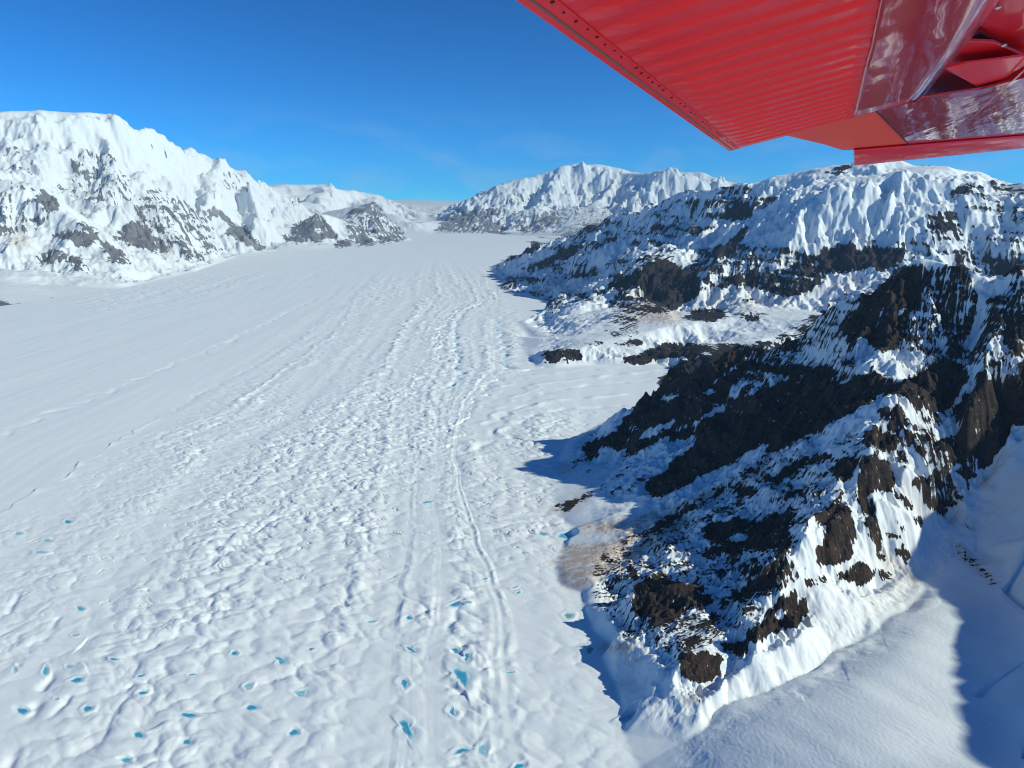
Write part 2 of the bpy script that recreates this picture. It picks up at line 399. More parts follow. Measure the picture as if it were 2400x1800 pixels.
for f in ff:
    a, b, c = f
    th3, lr3 = VN[[a, b, c], 0], VN[[a, b, c], 1]
    c0, c1 = np.searchsorted(TH, th3.min()), np.searchsorted(TH, th3.max(), 'right')
    r0, r1 = np.searchsorted(LR, lr3.min()), np.searchsorted(LR, lr3.max(), 'right')
    if c1 <= c0 or r1 <= r0:
        continue
    T, L = TT[r0:r1, c0:c1], LL[r0:r1, c0:c1]
    den = (lr3[1] - lr3[2]) * (th3[0] - th3[2]) + (th3[2] - th3[1]) * (lr3[0] - lr3[2])
    if abs(den) < 1e-14:
        continue
    w0 = ((lr3[1] - lr3[2]) * (T - th3[2]) + (th3[2] - th3[1]) * (L - lr3[2])) / den
    w1 = ((lr3[2] - lr3[0]) * (T - th3[2]) + (th3[0] - th3[2]) * (L - lr3[2])) / den
    w2 = 1 - w0 - w1
    m = (w0 >= -1e-6) & (w1 >= -1e-6) & (w2 >= -1e-6)
    hv = w0 * VH[a] + w1 * VH[b] + w2 * VH[c]
    Hh[r0:r1, c0:c1][m] = hv[m]
    tags = [VT[k] for k in f if VT[k] != 'G']
    if tags:
        t = max(set(tags), key=tags.count)
        LAB[r0:r1, c0:c1][m] = REG.index(t)

LAB = np.where(Hh < 1.0, 0, LAB).astype(np.int8)

def blur(A, n, it=2):
    """box blur over grid cells"""
    for _ in range(it):
        for ax in (0, 1):
            k = 2 * n + 1
            pad = [(0, 0), (0, 0)]; pad[ax] = (n + 1, n)
            C = np.cumsum(np.pad(A, pad, mode='edge'), axis=ax)
            A = (C[k:] - C[:-k]) / k if ax == 0 else (C[:, k:] - C[:, :-k]) / k
    return A

def sample(A, x, y):
    """bilinear lookup of a grid field at sheet positions"""
    c = np.interp(np.arctan2(x, y), TH, np.arange(NT))
    r = np.interp(0.5 * np.log(x * x + y * y), LR, np.arange(NR))
    c0 = np.clip(c.astype(np.int64), 0, NT - 2); r0 = np.clip(r.astype(np.int64), 0, NR - 2)
    fc, fr = c - c0, r - r0
    return ((A[r0, c0] * (1 - fc) + A[r0, c0 + 1] * fc) * (1 - fr) + (A[r0 + 1, c0] * (1 - fc) + A[r0 + 1, c0 + 1] * fc) * fr)


Hs = blur(Hh, max(1, int(round(3 / Q))), 1)
SMN = np.clip(blur(np.isin(LAB, [REG.index('N'), REG.index('E')]).astype(float), int(16 / Q) + 1, 2), 0, 1)
_n = np.clip(1.5 * blur((LAB == REG.index('N')).astype(float), int(18 / Q) + 1, 2), 0, 1)
Hs = Hs * (1 - _n) + blur(Hh, int(22 / Q) + 1, 2) * _n
Hs = np.where(LAB == REG.index('E'), Hh, Hs)
dist = RR
# size of the largest gullies, by distance class (metres)
CELL = np.interp(np.log(dist), np.log([1000, 2500, 4500, 8000, 12000, 20000, 30000, 40000]), [150, 190, 330, 560, 700, 1200, 1700, 1800])
GRID = dist * 0.0013 * Q
MT = sstep(0, 1, blur((LAB > 0).astype(float), int(8 / Q) + 1, 1)) * sstep(1, 60 * np.maximum(1, dist / 6000), Hs)
LAMS = [1600, 800, 400, 200, 100, 50, 25, 12.5]

def band(lam):
    return sstep(1.9, 0.95, lam / CELL) * sstep(1.5, 3.0, lam / GRID)

# wiggle the ridge lines
wx = np.zeros_like(X); wy = np.zeros_like(X)
for i, lam in enumerate(LAMS[:7]):
    m = (band(lam) * MT > 1e-3)
    if not m.any():
        continue
    b = band(lam)[m] * MT[m] * lam * 0.15
    wx[m] += b * perlin(X[m] / lam, Y[m] / lam, 100 + i)
    wy[m] += b * perlin(X[m] / lam + 31.7, Y[m] / lam - 12.3, 120 + i)
k = (1 - 0.95 * SMN)
Hw = sample(Hs, X + wx * k, Y + wy * k)

def grads(A):
    dr = np.gradient(A, axis=0) / np.gradient(RR, axis=0)
    dt = np.gradient(A, axis=1) / (np.gradient(TT, axis=1) * RR)
    s, c = np.sin(TT), np.cos(TT)
    return dr * s + dt * c, dr * c - dt * s

gx, gy = grads(blur(Hw, int(14 / Q) + 1, 2))
slope = np.hypot(gx, gy)
SLM = sstep(0.08, 0.5, slope)
GUL = np.zeros(X.shape, np.float32); STREAK = np.zeros(X.shape, np.float32)
for i, lam in enumerate(LAMS):
    bd = band(lam) * MT
    m = bd > 1e-3
    if not m.any():
        continue
    sl = np.maximum(np.hypot(gx[m], gy[m]), 1e-5)
    kk = np.clip(sl * 2.4, 0, 1.1) / sl
    dx, dy = (-gy[m] * kk).astype(np.float32), (gx[m] * kk).astype(np.float32)
    c_, s_ = gully(X[m] / lam, Y[m] / lam, dx, dy, 40 + i)
    hy = np.hypot(c_, s_) + 0.12
    cs_ = 0.75 - 1.7 * np.sqrt(np.clip((1 - c_ / hy) * 0.5, 0, 1))
    A = 0.115 * lam * (CELL[m] / lam) ** 0.3 * bd[m] * SLM[m]
    GUL[m] += A * (0.3 * c_ + 0.7 * cs_)
    rel = lam / CELL[m]
    STREAK[m] += c_ * bd[m] * np.exp(-((np.log2(rel) + 2.2) / 1.3) ** 2)
    gx[m] += -s_ * dx * 0.125 * 2 * math.pi * bd[m] * SLM[m] * 0.55
    gy[m] += -s_ * dy * 0.125 * 2 * math.pi * bd[m] * SLM[m] * 0.55
PX0, PY0 = project(X, Y, Hw + gz(Y))
ISO = np.zeros(X.shape, np.float32)
for i, lam in enumerate(LAMS):
    bd = band(lam) * MT
    m = bd > 1e-3
    if m.any():
        ISO[m] += bd[m] * lam * 0.075 * (CELL[m] / lam) ** 0.3 * (0.08 - 1.6 * np.abs(perlin(X[m] / lam * 1.3 + 3.1, Y[m] / lam * 1.3, 180 + i))) * SLM[m]
VAR = np.clip(0.75 + 0.9 * perlin(X / (CELL * 0 + 900), Y / 900, 190) + 0.5 * perlin(X / 300, Y / 300, 191), 0.25, 1.4)
LF = (LAB == REG.index('F'))
DOME = np.where(LF, 1 - 0.35 * sstep(1900, 2800, Hw + gz(Y)), 1.0)
CRAG = np.where(np.isin(LAB, [REG.index('M'), REG.index('F'), REG.index('D')]), 1.6, 1.0)
H = Hw + (GUL * VAR + ISO * CRAG) * (1 - 0.85 * SMN) * DOME

# ------------------------------------------------------------ where rock shows through the snow (traced patches, baked on the sheet as an attribute)
VIEWS = {'F': (0, 0, 1), 'z1': (1200, 800, .27125), 'z2': (1800, 560, .27125), 'z3': (1800, 900, .27125), 'z4': (1250, 1200, .27125),
         'z5': (1800, 1250, .27125), 'r2': (0, 200, .4972), 'r4': (1700, 340, .3977), 'r8': (900, 650, .3616), 'q6': (0, 1200, .3617), 'q7': (700, 1200, .3617),
         'a3': (0, 380, .2290), 'a4': (400, 380, .27125), 'a5': (1000, 360, .27125), 'a6': (1500, 360, .2411), 'g7': (0, 700, .4069), 'g8': (700, 600, .27125)}

def F(view, pts):
    x0, y0, s = VIEWS[view]
    return [(x0 + u * s, y0 + v * s) for u, v in pts]

class Paint:
    """picture-plane mask at half photo size, with a margin, later looked up for every point of the sheet"""
    M = 200
    def __init__(self, base):
        self.a = np.full(((1800 + 2 * self.M) // 2, (2400 + 2 * self.M) // 2), base, np.float32)
    def poly(self, view, val, pts):
        p = (np.array(F(view, pts)) + self.M) / 2
        h, w = self.a.shape
        x0, x1 = max(0, int(p[:, 0].min())), min(w, int(p[:, 0].max()) + 2)
        y0, y1 = max(0, int(p[:, 1].min())), min(h, int(p[:, 1].max()) + 2)
        if x1 <= x0 or y1 <= y0:
            return
        gx_, gy_ = np.meshgrid(np.arange(x0, x1) + .5, np.arange(y0, y1) + .5)
        ins = np.zeros(gx_.shape, bool)
        for (ax, ay), (bx_, by_) in zip(p, np.roll(p, -1, 0)):
            if ay == by_:
                continue
            c = ((ay > gy_) != (by_ > gy_)) & (gx_ < (bx_ - ax) * (gy_ - ay) / (by_ - ay) + ax)
            ins ^= c
        self.a[y0:y1, x0:x1][ins] = val
    def look(self, px, py, n):
        a = blur(self.a, n, 2) if n else self.a
        h, w = a.shape
        u = np.clip((px + self.M) / 2 - .5, 0, w - 1.001); v = np.clip((py + self.M) / 2 - .5, 0, h - 1.001)
        i, j = u.astype(int), v.astype(int)
        fu, fv = u - i, v - j
        return (a[j, i] * (1 - fu) + a[j, i + 1] * fu) * (1 - fv) + (a[j + 1, i] * (1 - fu) + a[j + 1, i + 1] * fu) * fv


# ------------------------------------------------------------ traced patches: (view, amount of rock, outline)
ROCK = [
 # right snow mountain
 ('F', .33, [(1140, 632), (1230, 572), (1460, 490), (1640, 430), (1850, 420), (2000, 370), (2400, 330), (2480, 700), (1800, 900), (1500, 800), (1290, 740), (1180, 690)]),
 ('a6', .10, [(1350, 400), (1800, 270), (2074, 240), (2074, 750), (1900, 850), (1500, 900), (1300, 900), (1000, 1000), (1250, 600)]),
 ('r4', .10, [(500, 190), (900, 170), (1180, 110), (1290, 170), (1250, 400), (1100, 560), (700, 560), (400, 600), (300, 400)]),
 ('r4', .5, [(600, 160), (700, 120), (760, 130), (640, 185)]),
 ('r4', .34, [(1250, 150), (1500, 150), (1760, 330), (1760, 650), (1400, 700), (1100, 600), (1230, 400)]),
 ('r4', .85, [(1380, 230), (1440, 230), (1430, 290), (1310, 280)]),
 ('r4', .6, [(1200, 400), (1370, 380), (1400, 560), (1220, 560)]),
 ('r4', .05, [(1410, 300), (1500, 300), (1480, 360), (1430, 350)]), ('r4', .05, [(1500, 420), (1600, 400), (1600, 470), (1510, 500)]), ('r4', .05, [(1300, 560), (1360, 570), (1330, 670)]),
 ('r4', .92, [(550, 640), (850, 600), (1060, 610), (1020, 700), (880, 760), (800, 740), (760, 750), (680, 750), (560, 880), (540, 780)]),
 ('a6', .46, [(100, 560), (500, 320), (1000, 350), (1280, 400), (1300, 480), (1050, 660), (850, 640), (650, 600), (300, 600)]),
 ('a6', .9, [(650, 590), (780, 560), (1000, 490), (1090, 520), (1070, 600), (830, 630)]),
 ('a6', .9, [(220, 690), (330, 680), (440, 770), (260, 760)]), ('a6', .8, [(440, 740), (600, 740), (640, 770), (500, 800)]),
 ('a6', .85, [(300, 460), (500, 340), (640, 340), (560, 440), (380, 490)]),
 ('a6', .92, [(60, 560), (280, 380), (300, 420), (120, 560)]),
 ('a6', .8, [(1160, 460), (1260, 370), (1390, 370), (1260, 440)]),
 ('a6', .05, [(200, 960), (600, 800), (800, 700), (1050, 660), (1290, 480), (1150, 700), (950, 1000), (820, 1100), (780, 1150), (700, 1000), (640, 900), (500, 1000), (420, 1130), (330, 1000)]),
 ('a6', .46, [(430, 1110), (560, 950), (850, 850), (1200, 900), (1600, 900), (1700, 950), (1400, 1150), (1000, 1250), (700, 1300), (530, 1300)]),
 ('a6', .8, [(580, 950), (850, 850), (1000, 720), (1080, 690), (900, 960), (700, 1020)]),
 ('a6', .95, [(0, 1120), (60, 1080), (150, 1050), (240, 1060), (310, 1080), (340, 1140), (430, 1110), (520, 1140), (530, 1250), (600, 1370), (450, 1500), (340, 1530), (250, 1470), (80, 1430), (0, 1380)]),
 ('a6', .68, [(800, 1200), (1100, 1150), (1400, 1120), (1600, 1000), (1720, 960), (1760, 1100), (1800, 1180), (1680, 1340), (1400, 1400), (1240, 1370), (1130, 1310), (950, 1290), (780, 1330)]),
 ('a6', .96, [(1260, 1360), (1360, 1330), (1700, 1260), (1690, 1330), (1400, 1400)]),
 ('a6', .93, [(1740, 960), (1900, 900), (2074, 870), (2074, 1150), (1850, 1180), (1740, 1080)]),
 ('a6', .0, [(600, 1370), (800, 1330), (1130, 1320), (1300, 1375), (1400, 1405), (1690, 1340), (1800, 1180), (2074, 1150), (2300, 1100), (2300, 1500), (1560, 1800), (0, 1900), (0, 1600), (330, 1530)]),
 ('a6', .8, [(410, 1600), (520, 1510), (720, 1500), (840, 1540), (830, 1590), (720, 1640), (470, 1610)]),
 ('a6', .1, [(650, 1560), (820, 1570), (700, 1590)]),
 ('a6', .62, [(900, 1530), (1050, 1540), (1300, 1570), (1200, 1600), (1050, 1640)]),
 ('a6', .62, [(960, 1400), (1140, 1410), (1080, 1460), (1010, 1450)]),
 ('a5', .39, [(610, 930), (830, 790), (1250, 560), (1700, 490), (2212, 290), (2212, 900), (1600, 960), (1000, 1100), (880, 1120), (820, 1000)]),
 ('a5', .88, [(620, 930), (800, 820), (930, 760), (1000, 800), (860, 870), (720, 890)]),
 ('a5', .78, [(820, 1000), (1000, 920), (1150, 840), (1400, 800), (1180, 900), (960, 990)]),
 ('a5', .82, [(900, 1110), (1100, 1040), (1050, 1080), (900, 1130)]),
 ('a5', .78, [(1140, 1050), (1240, 1040), (1500, 1000), (1460, 1060), (1200, 1090)]),
 ('a5', .8, [(1570, 770), (1700, 720), (1680, 760)]), ('a5', .7, [(1250, 720), (1500, 550), (1720, 490), (1650, 580), (1400, 680)]),
 ('a5', .03, [(600, 1000), (850, 880), (1130, 830), (1040, 900), (800, 1010), (700, 1040)]),
 ('a5', .03, [(1050, 1120), (1200, 1090), (1500, 1060), (1520, 1120), (1100, 1190)]),
 ('a5', .03, [(1380, 900), (1640, 760), (1800, 720), (1700, 860), (1500, 960)]),
 ('a5', .75, [(630, 1160), (740, 1080), (800, 1110), (740, 1150)]), ('a5', .8, [(910, 1210), (1030, 1190), (1020, 1230), (920, 1230)]),
 ('a5', .0, [(1020, 1500), (1280, 1300), (1560, 1200), (1640, 1150), (1580, 1300), (1560, 1500)]),
 ('a5', .85, [(1060, 1250), (1140, 1230), (1000, 1360), (1040, 1320)]), ('a5', .52, [(1080, 1310), (1200, 1290), (1140, 1330), (1040, 1350)]),
 ('a5', .7, [(1310, 1280), (1500, 1220), (1560, 1160), (1600, 1120), (1700, 1100), (1560, 1200), (1440, 1270), (1330, 1300)]),
 ('a5', .62, [(1590, 1290), (1640, 1170), (1770, 1160), (1750, 1330), (1680, 1320)]),
 ('a5', .95, [(1570, 1170), (1650, 1060), (1800, 1040), (1880, 960), (2000, 930), (2130, 930), (2212, 1000), (2212, 1300), (2120, 1360), (1900, 1260), (1840, 1150), (1690, 1150)]),
 ('z1', .9, [(270, 190), (280, 110), (350, 70), (460, 60), (520, 75), (615, 90), (600, 200), (570, 170), (540, 150), (480, 190), (430, 110), (410, 170), (360, 200), (320, 170)]),
 ('z1', .5, [(760, 100), (870, 140), (860, 160), (780, 150)]),
 ('z1', .92, [(910, 130), (1140, 110), (1150, 75), (1280, 50), (1290, 140), (1200, 190), (1100, 210), (940, 160)]),
 ('z1', .93, [(1280, 40), (1330, 10), (1740, 35), (1600, 110), (1480, 130), (1440, 150), (1330, 130), (1250, 175)]),
 ('z1', .88, [(870, 20), (1000, 0), (1140, 0), (1090, 40), (900, 40)]), ('z1', .6, [(610, 10), (780, 20), (670, 30)]),
 ('r8', .6, [(1260, 430), (1420, 420), (1420, 440), (1300, 445)]), ('r8', .7, [(1470, 400), (1500, 350), (1600, 310), (1560, 350)]),
 ('F', .10, [(1741, 436), (1841, 422), (1904, 388), (2003, 368), (2122, 374), (2204, 384), (2318, 396), (2330, 430), (2165, 425), (2000, 440), (1900, 452), (1800, 455)]),
 ('r4', .6, [(600, 160), (700, 120), (760, 130), (640, 185)]), ('r4', .5, [(1560, 200), (1640, 240), (1580, 240)]),
 # far summit and pass
 ('F', .3, [(1010, 545), (1100, 455), (1300, 385), (1400, 370), (1600, 375), (1740, 440), (1500, 500), (1280, 555)]),
 ('a5', .12, [(600, 330), (640, 240), (1050, 160), (1350, 50), (1700, 160), (2212, 60), (2500, 160), (2400, 260), (1900, 400), (1300, 400), (1000, 330)]),
 ('a5', .62, [(60, 665), (260, 500), (480, 480), (640, 470), (560, 560), (300, 690)]),
 ('a5', .6, [(320, 690), (560, 560), (700, 640), (680, 720), (480, 690)]),
 ('a5', .55, [(760, 580), (1100, 500), (1250, 560), (900, 700), (720, 620)]),
 ('a4', .7, [(1030, 340), (1120, 290), (1130, 330), (1100, 360)]),
 # left massif
 ('F', .12, [(-100, 240), (560, 240), (660, 440), (640, 500), (380, 520), (-100, 520)]),
 ('r2', .36, [(250, 480), (290, 380), (380, 300), (520, 280), (640, 480), (700, 560), (480, 570), (380, 540)]),
 ('r2', .33, [(0, 300), (120, 260), (160, 420), (60, 430)]), ('r2', .3, [(700, 220), (800, 260), (880, 380), (780, 360)]),
 ('r2', .32, [(1030, 400), (1100, 380), (1200, 470), (1190, 520), (1060, 480)]),
 ('r2', .04, [(450, 110), (600, 130), (1050, 320), (880, 330), (760, 250), (560, 200)]), ('r2', .03, [(800, 430), (960, 400), (960, 480), (860, 540)]),
 # left foothills
 ('a3', .36, [(0, 170), (230, 150), (420, 280), (600, 480), (480, 620), (380, 660), (0, 620), (-300, 600), (-300, 200)]),
 ('a3', .93, [(360, 330), (440, 270), (520, 330), (610, 500), (560, 490), (470, 480), (400, 430)]),
 ('a3', .82, [(300, 580), (430, 560), (480, 620), (400, 650), (320, 630)]),
 ('a3', .62, [(-200, 620), (400, 680), (380, 720), (0, 765), (-200, 780)]),
 ('a3', .58, [(390, 980), (470, 880), (560, 880), (650, 900), (690, 990), (620, 1080), (480, 1050), (400, 1040)]),
 ('a3', .93, [(680, 1030), (740, 970), (820, 1000), (860, 1150), (760, 1100), (690, 1050)]),
 ('a3', .88, [(700, 880), (800, 950), (1000, 1150), (930, 1130), (840, 1020)]),
 ('a3', .88, [(490, 690), (600, 740), (780, 680), (1000, 760), (940, 830), (880, 880), (760, 850), (650, 810)]),
 ('a3', .82, [(740, 590), (930, 640), (1060, 790), (1210, 880), (1280, 960), (1360, 1040), (1110, 1020), (1090, 930), (1020, 850), (930, 700)]),
 ('a3', .42, [(1400, 330), (1560, 250), (1750, 320), (2183, 560), (2183, 960), (1780, 900), (1600, 760), (1450, 620), (1380, 450)]),
 ('a3', .96, [(1190, 700), (1370, 590), (1480, 660), (1600, 780), (1770, 910), (1680, 930), (1450, 880), (1300, 850), (1200, 800)]),
 ('a3', .55, [(1780, 900), (2000, 930), (2100, 1000), (1950, 1030), (1830, 950)]),
 ('a3', .9, [(0, 1410), (80, 1450), (210, 1440), (220, 1470), (0, 1495), (-200, 1500), (-200, 1420)]), ('a3', .62, [(220, 1430), (600, 1390), (590, 1420), (230, 1460)]),
 ('a3', .8, [(510, 1350), (620, 1395), (560, 1390)]), ('a3', .8, [(740, 1365), (800, 1370), (780, 1395)]), ('a3', .65, [(0, 1340), (80, 1360), (0, 1370)]),
 ('a3', .7, [(1190, 1285), (1260, 1300), (1210, 1320)]), ('a3', .75, [(1850, 1070), (1900, 1095), (1870, 1095)]),
 ('a4', .42, [(0, 300), (150, 450), (350, 600), (540, 800), (380, 800), (300, 860), (150, 870), (0, 760)]),
 ('a4', .75, [(260, 430), (390, 370), (520, 490), (620, 560), (690, 630), (820, 750), (760, 750), (620, 690), (500, 640), (490, 530), (440, 480)]),
 ('a4', .95, [(520, 600), (620, 560), (820, 740), (760, 760), (580, 670)]),
 ('a4', .58, [(980, 650), (1020, 590), (1080, 530), (1250, 430), (1350, 500), (1450, 650), (1330, 660), (1320, 710), (1200, 680), (1110, 710), (1040, 690)]),
 ('a4', .93, [(1230, 640), (1440, 620), (1440, 660), (1240, 665)]), ('a4', .75, [(1080, 560), (1150, 520), (1200, 640), (1080, 600)]),
 ('a4', .5, [(1480, 490), (1600, 400), (1770, 330), (1860, 420), (1880, 520), (2000, 560), (2080, 650), (2010, 700), (1700, 730), (1580, 690), (1490, 630), (1540, 550)]),
 ('a4', .92, [(1580, 690), (1700, 640), (1700, 730), (1630, 720)]), ('a4', .88, [(1400, 740), (1440, 680), (1540, 670), (1600, 740)]), ('a4', .82, [(1540, 600), (1640, 640), (1600, 690), (1540, 660)]),
 # near spur: broad tones first
 ('F', .5, [(1600, 845), (1690, 805), (1800, 800), (1980, 690), (2163, 590), (2420, 590), (2420, 1000), (2360, 1000), (2290, 1110), (2230, 1215), (2000, 1000), (1700, 900)]),
 ('F', .37, [(1935, 985), (2050, 940), (2070, 1000), (2010, 1100), (1914, 1206), (1760, 1480), (1600, 1540), (1480, 1500), (1380, 1400), (1400, 1300), (1600, 1180), (1800, 1060)]),
 ('z3', .37, [(0, 560), (350, 470), (800, 320), (860, 440), (780, 700), (560, 1050), (420, 1130), (0, 1250)]),
 ('z1', .95, [(1340, 280), (1400, 210), (1500, 165), (1700, 150), (1800, 60), (1950, 20), (2212, 60), (2212, 860), (2000, 985), (1930, 1040), (1820, 1085), (1680, 1160), (1600, 1170), (1560, 1230), (1370, 1310), (1300, 1340), (1200, 1340), (1150, 1290), (1150, 1190), (1300, 1140), (1380, 1080), (1440, 1000), (1560, 880), (1610, 800), (1500, 840), (1400, 880), (1350, 900), (1370, 810), (1500, 760), (1600, 690), (1480, 740), (1330, 830), (1240, 880), (1080, 980), (970, 1000), (1000, 930), (900, 950), (850, 900), (740, 930), (770, 980), (660, 1040), (600, 970), (620, 900), (680, 870), (850, 800), (920, 760), (930, 700), (1050, 620), (1040, 560), (1100, 480), (1200, 400)]),
 ('z1', .6, [(1780, 40), (2212, 0), (2212, 330), (2000, 480), (1850, 440), (1920, 250), (1950, 130)]),
 ('z1', .05, [(1060, 850), (1200, 740), (1330, 700), (1460, 670), (1400, 720), (1250, 790), (1140, 840)]),
 ('z1', .08, [(1300, 480), (1440, 440), (1450, 490), (1300, 515)]), ('z1', .05, [(1540, 530), (1680, 440), (1740, 400), (1740, 460), (1640, 490)]),
 ('z1', .05, [(1450, 760), (1640, 650), (1800, 540), (1830, 600), (1700, 660), (1560, 720), (1400, 790)]),
 ('z1', .1, [(1850, 440), (2000, 330), (2030, 380), (1930, 500), (1860, 480)]), ('z1', .1, [(2010, 470), (2080, 420), (2080, 360), (2140, 350), (2130, 420), (2040, 490)]),
 ('z1', .1, [(1690, 390), (1800, 310), (1920, 220), (1930, 235), (1810, 340)]), ('z1', .08, [(735, 930), (850, 915), (890, 940), (790, 1010), (760, 990)]),
 ('z1', .15, [(980, 770), (1080, 730), (1110, 750), (1020, 780)]), ('z1', .1, [(1230, 610), (1300, 575), (1310, 585), (1240, 625)]),
 ('z1', .92, [(310, 1470), (400, 1400), (480, 1380), (700, 1300), (900, 1180), (1120, 1020), (1060, 1090), (900, 1200), (720, 1310), (560, 1400), (470, 1500), (440, 1440)]),
 ('z1', .72, [(800, 1390), (870, 1290), (1010, 1190), (1000, 1220), (900, 1310), (820, 1390)]),
 ('z1', .68, [(900, 1370), (1100, 1190), (1320, 1020), (1280, 1070), (1120, 1220), (960, 1350)]),
 ('z1', .56, [(430, 1060), (600, 990), (640, 1020), (520, 1100), (430, 1180)]), ('z1', .8, [(580, 1170), (640, 1110), (690, 1090), (680, 1130), (600, 1170)]),
 ('z1', .65, [(440, 1180), (560, 1110), (640, 1060), (560, 1130)]), ('z1', .75, [(600, 860), (680, 800), (790, 750), (760, 790), (640, 850)]),
 ('z1', .72, [(1170, 1659), (1270, 1560), (1450, 1450), (1680, 1360), (1920, 1230), (1900, 1270), (1700, 1390), (1480, 1500), (1330, 1600), (1240, 1659)]),
 ('z1', .68, [(1730, 1290), (2000, 1130), (2212, 980), (2212, 1010), (2020, 1170), (1760, 1295)]), ('z1', .92, [(1920, 1290), (1960, 1230), (2050, 1270), (2140, 1280), (2000, 1340)]),
 ('z1', .65, [(1270, 1420), (1420, 1340), (1440, 1345), (1290, 1425)]), ('z1', .72, [(1340, 1030), (1440, 980), (1540, 900), (1520, 970), (1380, 1060)]),
 ('z2', .93, [(640, 530), (830, 490), (700, 570)]),
 ('z2', .97, [(1110, 240), (1280, 230), (1320, 320), (1350, 440), (1230, 480), (1350, 520), (1230, 640), (1200, 760), (1060, 960), (950, 970), (890, 920), (880, 870), (760, 850), (720, 760), (660, 700), (720, 640), (850, 560), (930, 470), (1060, 330)]),
 ('z2', .1, [(1110, 690), (1170, 580), (1220, 580), (1180, 640), (1120, 690)]), ('z2', .3, [(990, 580), (1090, 560), (1090, 610), (1000, 605)]),
 ('z2', .97, [(-400, 1050), (0, 1110), (300, 1110), (560, 1120), (600, 1270), (700, 1240), (760, 1180), (900, 1160), (1030, 1190), (1050, 1230), (1170, 1250), (1290, 1180), (1400, 1130), (1480, 1030), (1600, 1030), (1740, 1180), (1600, 1440), (1540, 1500), (1200, 1420), (1100, 1340), (1020, 1330), (900, 1420), (740, 1500), (500, 1590), (460, 1659), (200, 1760), (0, 1850), (0, 1290), (190, 1180)]),
 ('z2', .1, [(0, 1290), (0, 1210), (190, 1170), (160, 1210)]),
 ('z2', .1, [(480, 1620), (740, 1500), (900, 1400), (1000, 1340), (1100, 1340), (1100, 1430), (1060, 1600), (1040, 1659), (470, 1659)]),
 ('z2', .85, [(950, 1540), (1000, 1470), (1080, 1480), (1060, 1540), (1000, 1560)]),
 ('z2', .02, [(760, 860), (890, 870), (900, 940), (1000, 980), (1300, 960), (1330, 1000), (1300, 1110), (1170, 1250), (1050, 1190), (920, 1160), (1000, 1060), (880, 1090), (860, 1160), (760, 1160), (770, 1020), (750, 960)]),
 ('z2', .15, [(930, 330), (1100, 240), (1340, 160), (1560, 150), (1640, 210), (1500, 250), (1330, 230), (1100, 250), (1000, 370), (820, 490), (640, 560), (560, 590), (420, 650), (200, 790), (160, 860), (300, 740), (640, 530), (760, 450)]),
 ('z2', .42, [(190, 1080), (330, 960), (640, 720), (740, 850), (740, 960), (690, 1060), (560, 1110), (320, 1100)]),
 ('z2', .9, [(590, 800), (660, 720), (740, 850), (740, 940), (690, 870)]),
 ('z2', .0, [(1790, 310), (1930, 330), (2080, 320), (2050, 430), (1960, 500), (1880, 520), (1840, 620), (1840, 800), (1760, 960), (1710, 950), (1760, 820), (1750, 680), (1800, 600), (1800, 440)]),
 ('z2', .97, [(1920, 240), (2160, 200), (2130, 280), (2060, 320), (1920, 310)]),
 ('z2', .62, [(1900, 560), (2050, 480), (2212, 560), (2400, 600), (2400, 1100), (2070, 960), (1980, 800), (1860, 840)]),
 ('z2', .97, [(1640, 1400), (1760, 1330), (1850, 1180), (1960, 1300), (2212, 1150), (2400, 1100), (2400, 1560), (2212, 1600), (2060, 1560), (2000, 1659), (1640, 1659), (1600, 1500)]),
 ('z2', .1, [(1700, 1300), (1740, 1160), (1850, 1040), (1870, 1080), (1760, 1250), (1650, 1420), (1600, 1470), (1620, 1380)]), ('z2', .1, [(1890, 950), (1970, 880), (2070, 960), (1950, 975)]),
 ('z2', .5, [(1230, 640), (1480, 560), (1520, 950), (1320, 980), (1060, 970), (1200, 760)]),
 ('z2', .56, [(1380, 250), (1640, 220), (1790, 320), (1800, 600), (1760, 780), (1700, 940), (1540, 900), (1500, 560), (1360, 430)]),
 ('z2', .88, [(1600, 880), (1720, 960), (1620, 1010), (1540, 1000)]), ('z2', .88, [(1340, 290), (1440, 260), (1420, 340), (1350, 350)]), ('z2', .85, [(1430, 400), (1540, 390), (1530, 440), (1440, 430)]),
 # lower buttress
 ('z3', .08, [(950, 590), (1110, 600), (1250, 780), (1400, 800), (1440, 900), (1560, 980), (1560, 1150), (1480, 1320), (1320, 1400), (1250, 1540), (1150, 1500), (900, 1600), (830, 1000), (1000, 940), (1110, 830), (1030, 650)]),
 ('z3', .08, [(1000, 90), (1150, 90), (1290, 240), (1300, 320), (1180, 280), (1160, 160), (1080, 200), (1000, 200)]),
 ('z3', .93, [(1080, 250), (1130, 150), (1180, 290), (1160, 400), (1100, 460), (1020, 370)]), ('z3', .92, [(940, 250), (1000, 200), (1080, 220), (1060, 290), (980, 300)]),
 ('z3', .05, [(1110, 470), (1180, 400), (1260, 320), (1340, 370), (1280, 460), (1180, 520)]),
 ('z3', .78, [(870, 400), (980, 330), (980, 420), (1100, 480), (1120, 540), (1100, 600), (960, 560), (820, 540), (830, 430)]),
 ('z3', .97, [(850, 600), (960, 590), (960, 660), (1030, 650), (1110, 830), (1120, 880), (1030, 940), (920, 920), (880, 980), (770, 870), (800, 700)]),
 ('z3', .88, [(560, 780), (600, 650), (690, 640), (820, 640), (770, 710), (740, 800), (640, 860)]),
 ('z3', .85, [(0, 810), (130, 740), (300, 640), (490, 620), (560, 600), (470, 680), (300, 720), (180, 790), (0, 880)]), ('z3', .65, [(0, 1010), (200, 920), (440, 860), (420, 900), (200, 980), (0, 1060)]),
 ('z3', .7, [(540, 1040), (620, 940), (700, 900), (640, 980)]), ('z3', .8, [(0, 1150), (180, 1080), (260, 1150), (60, 1220)]),
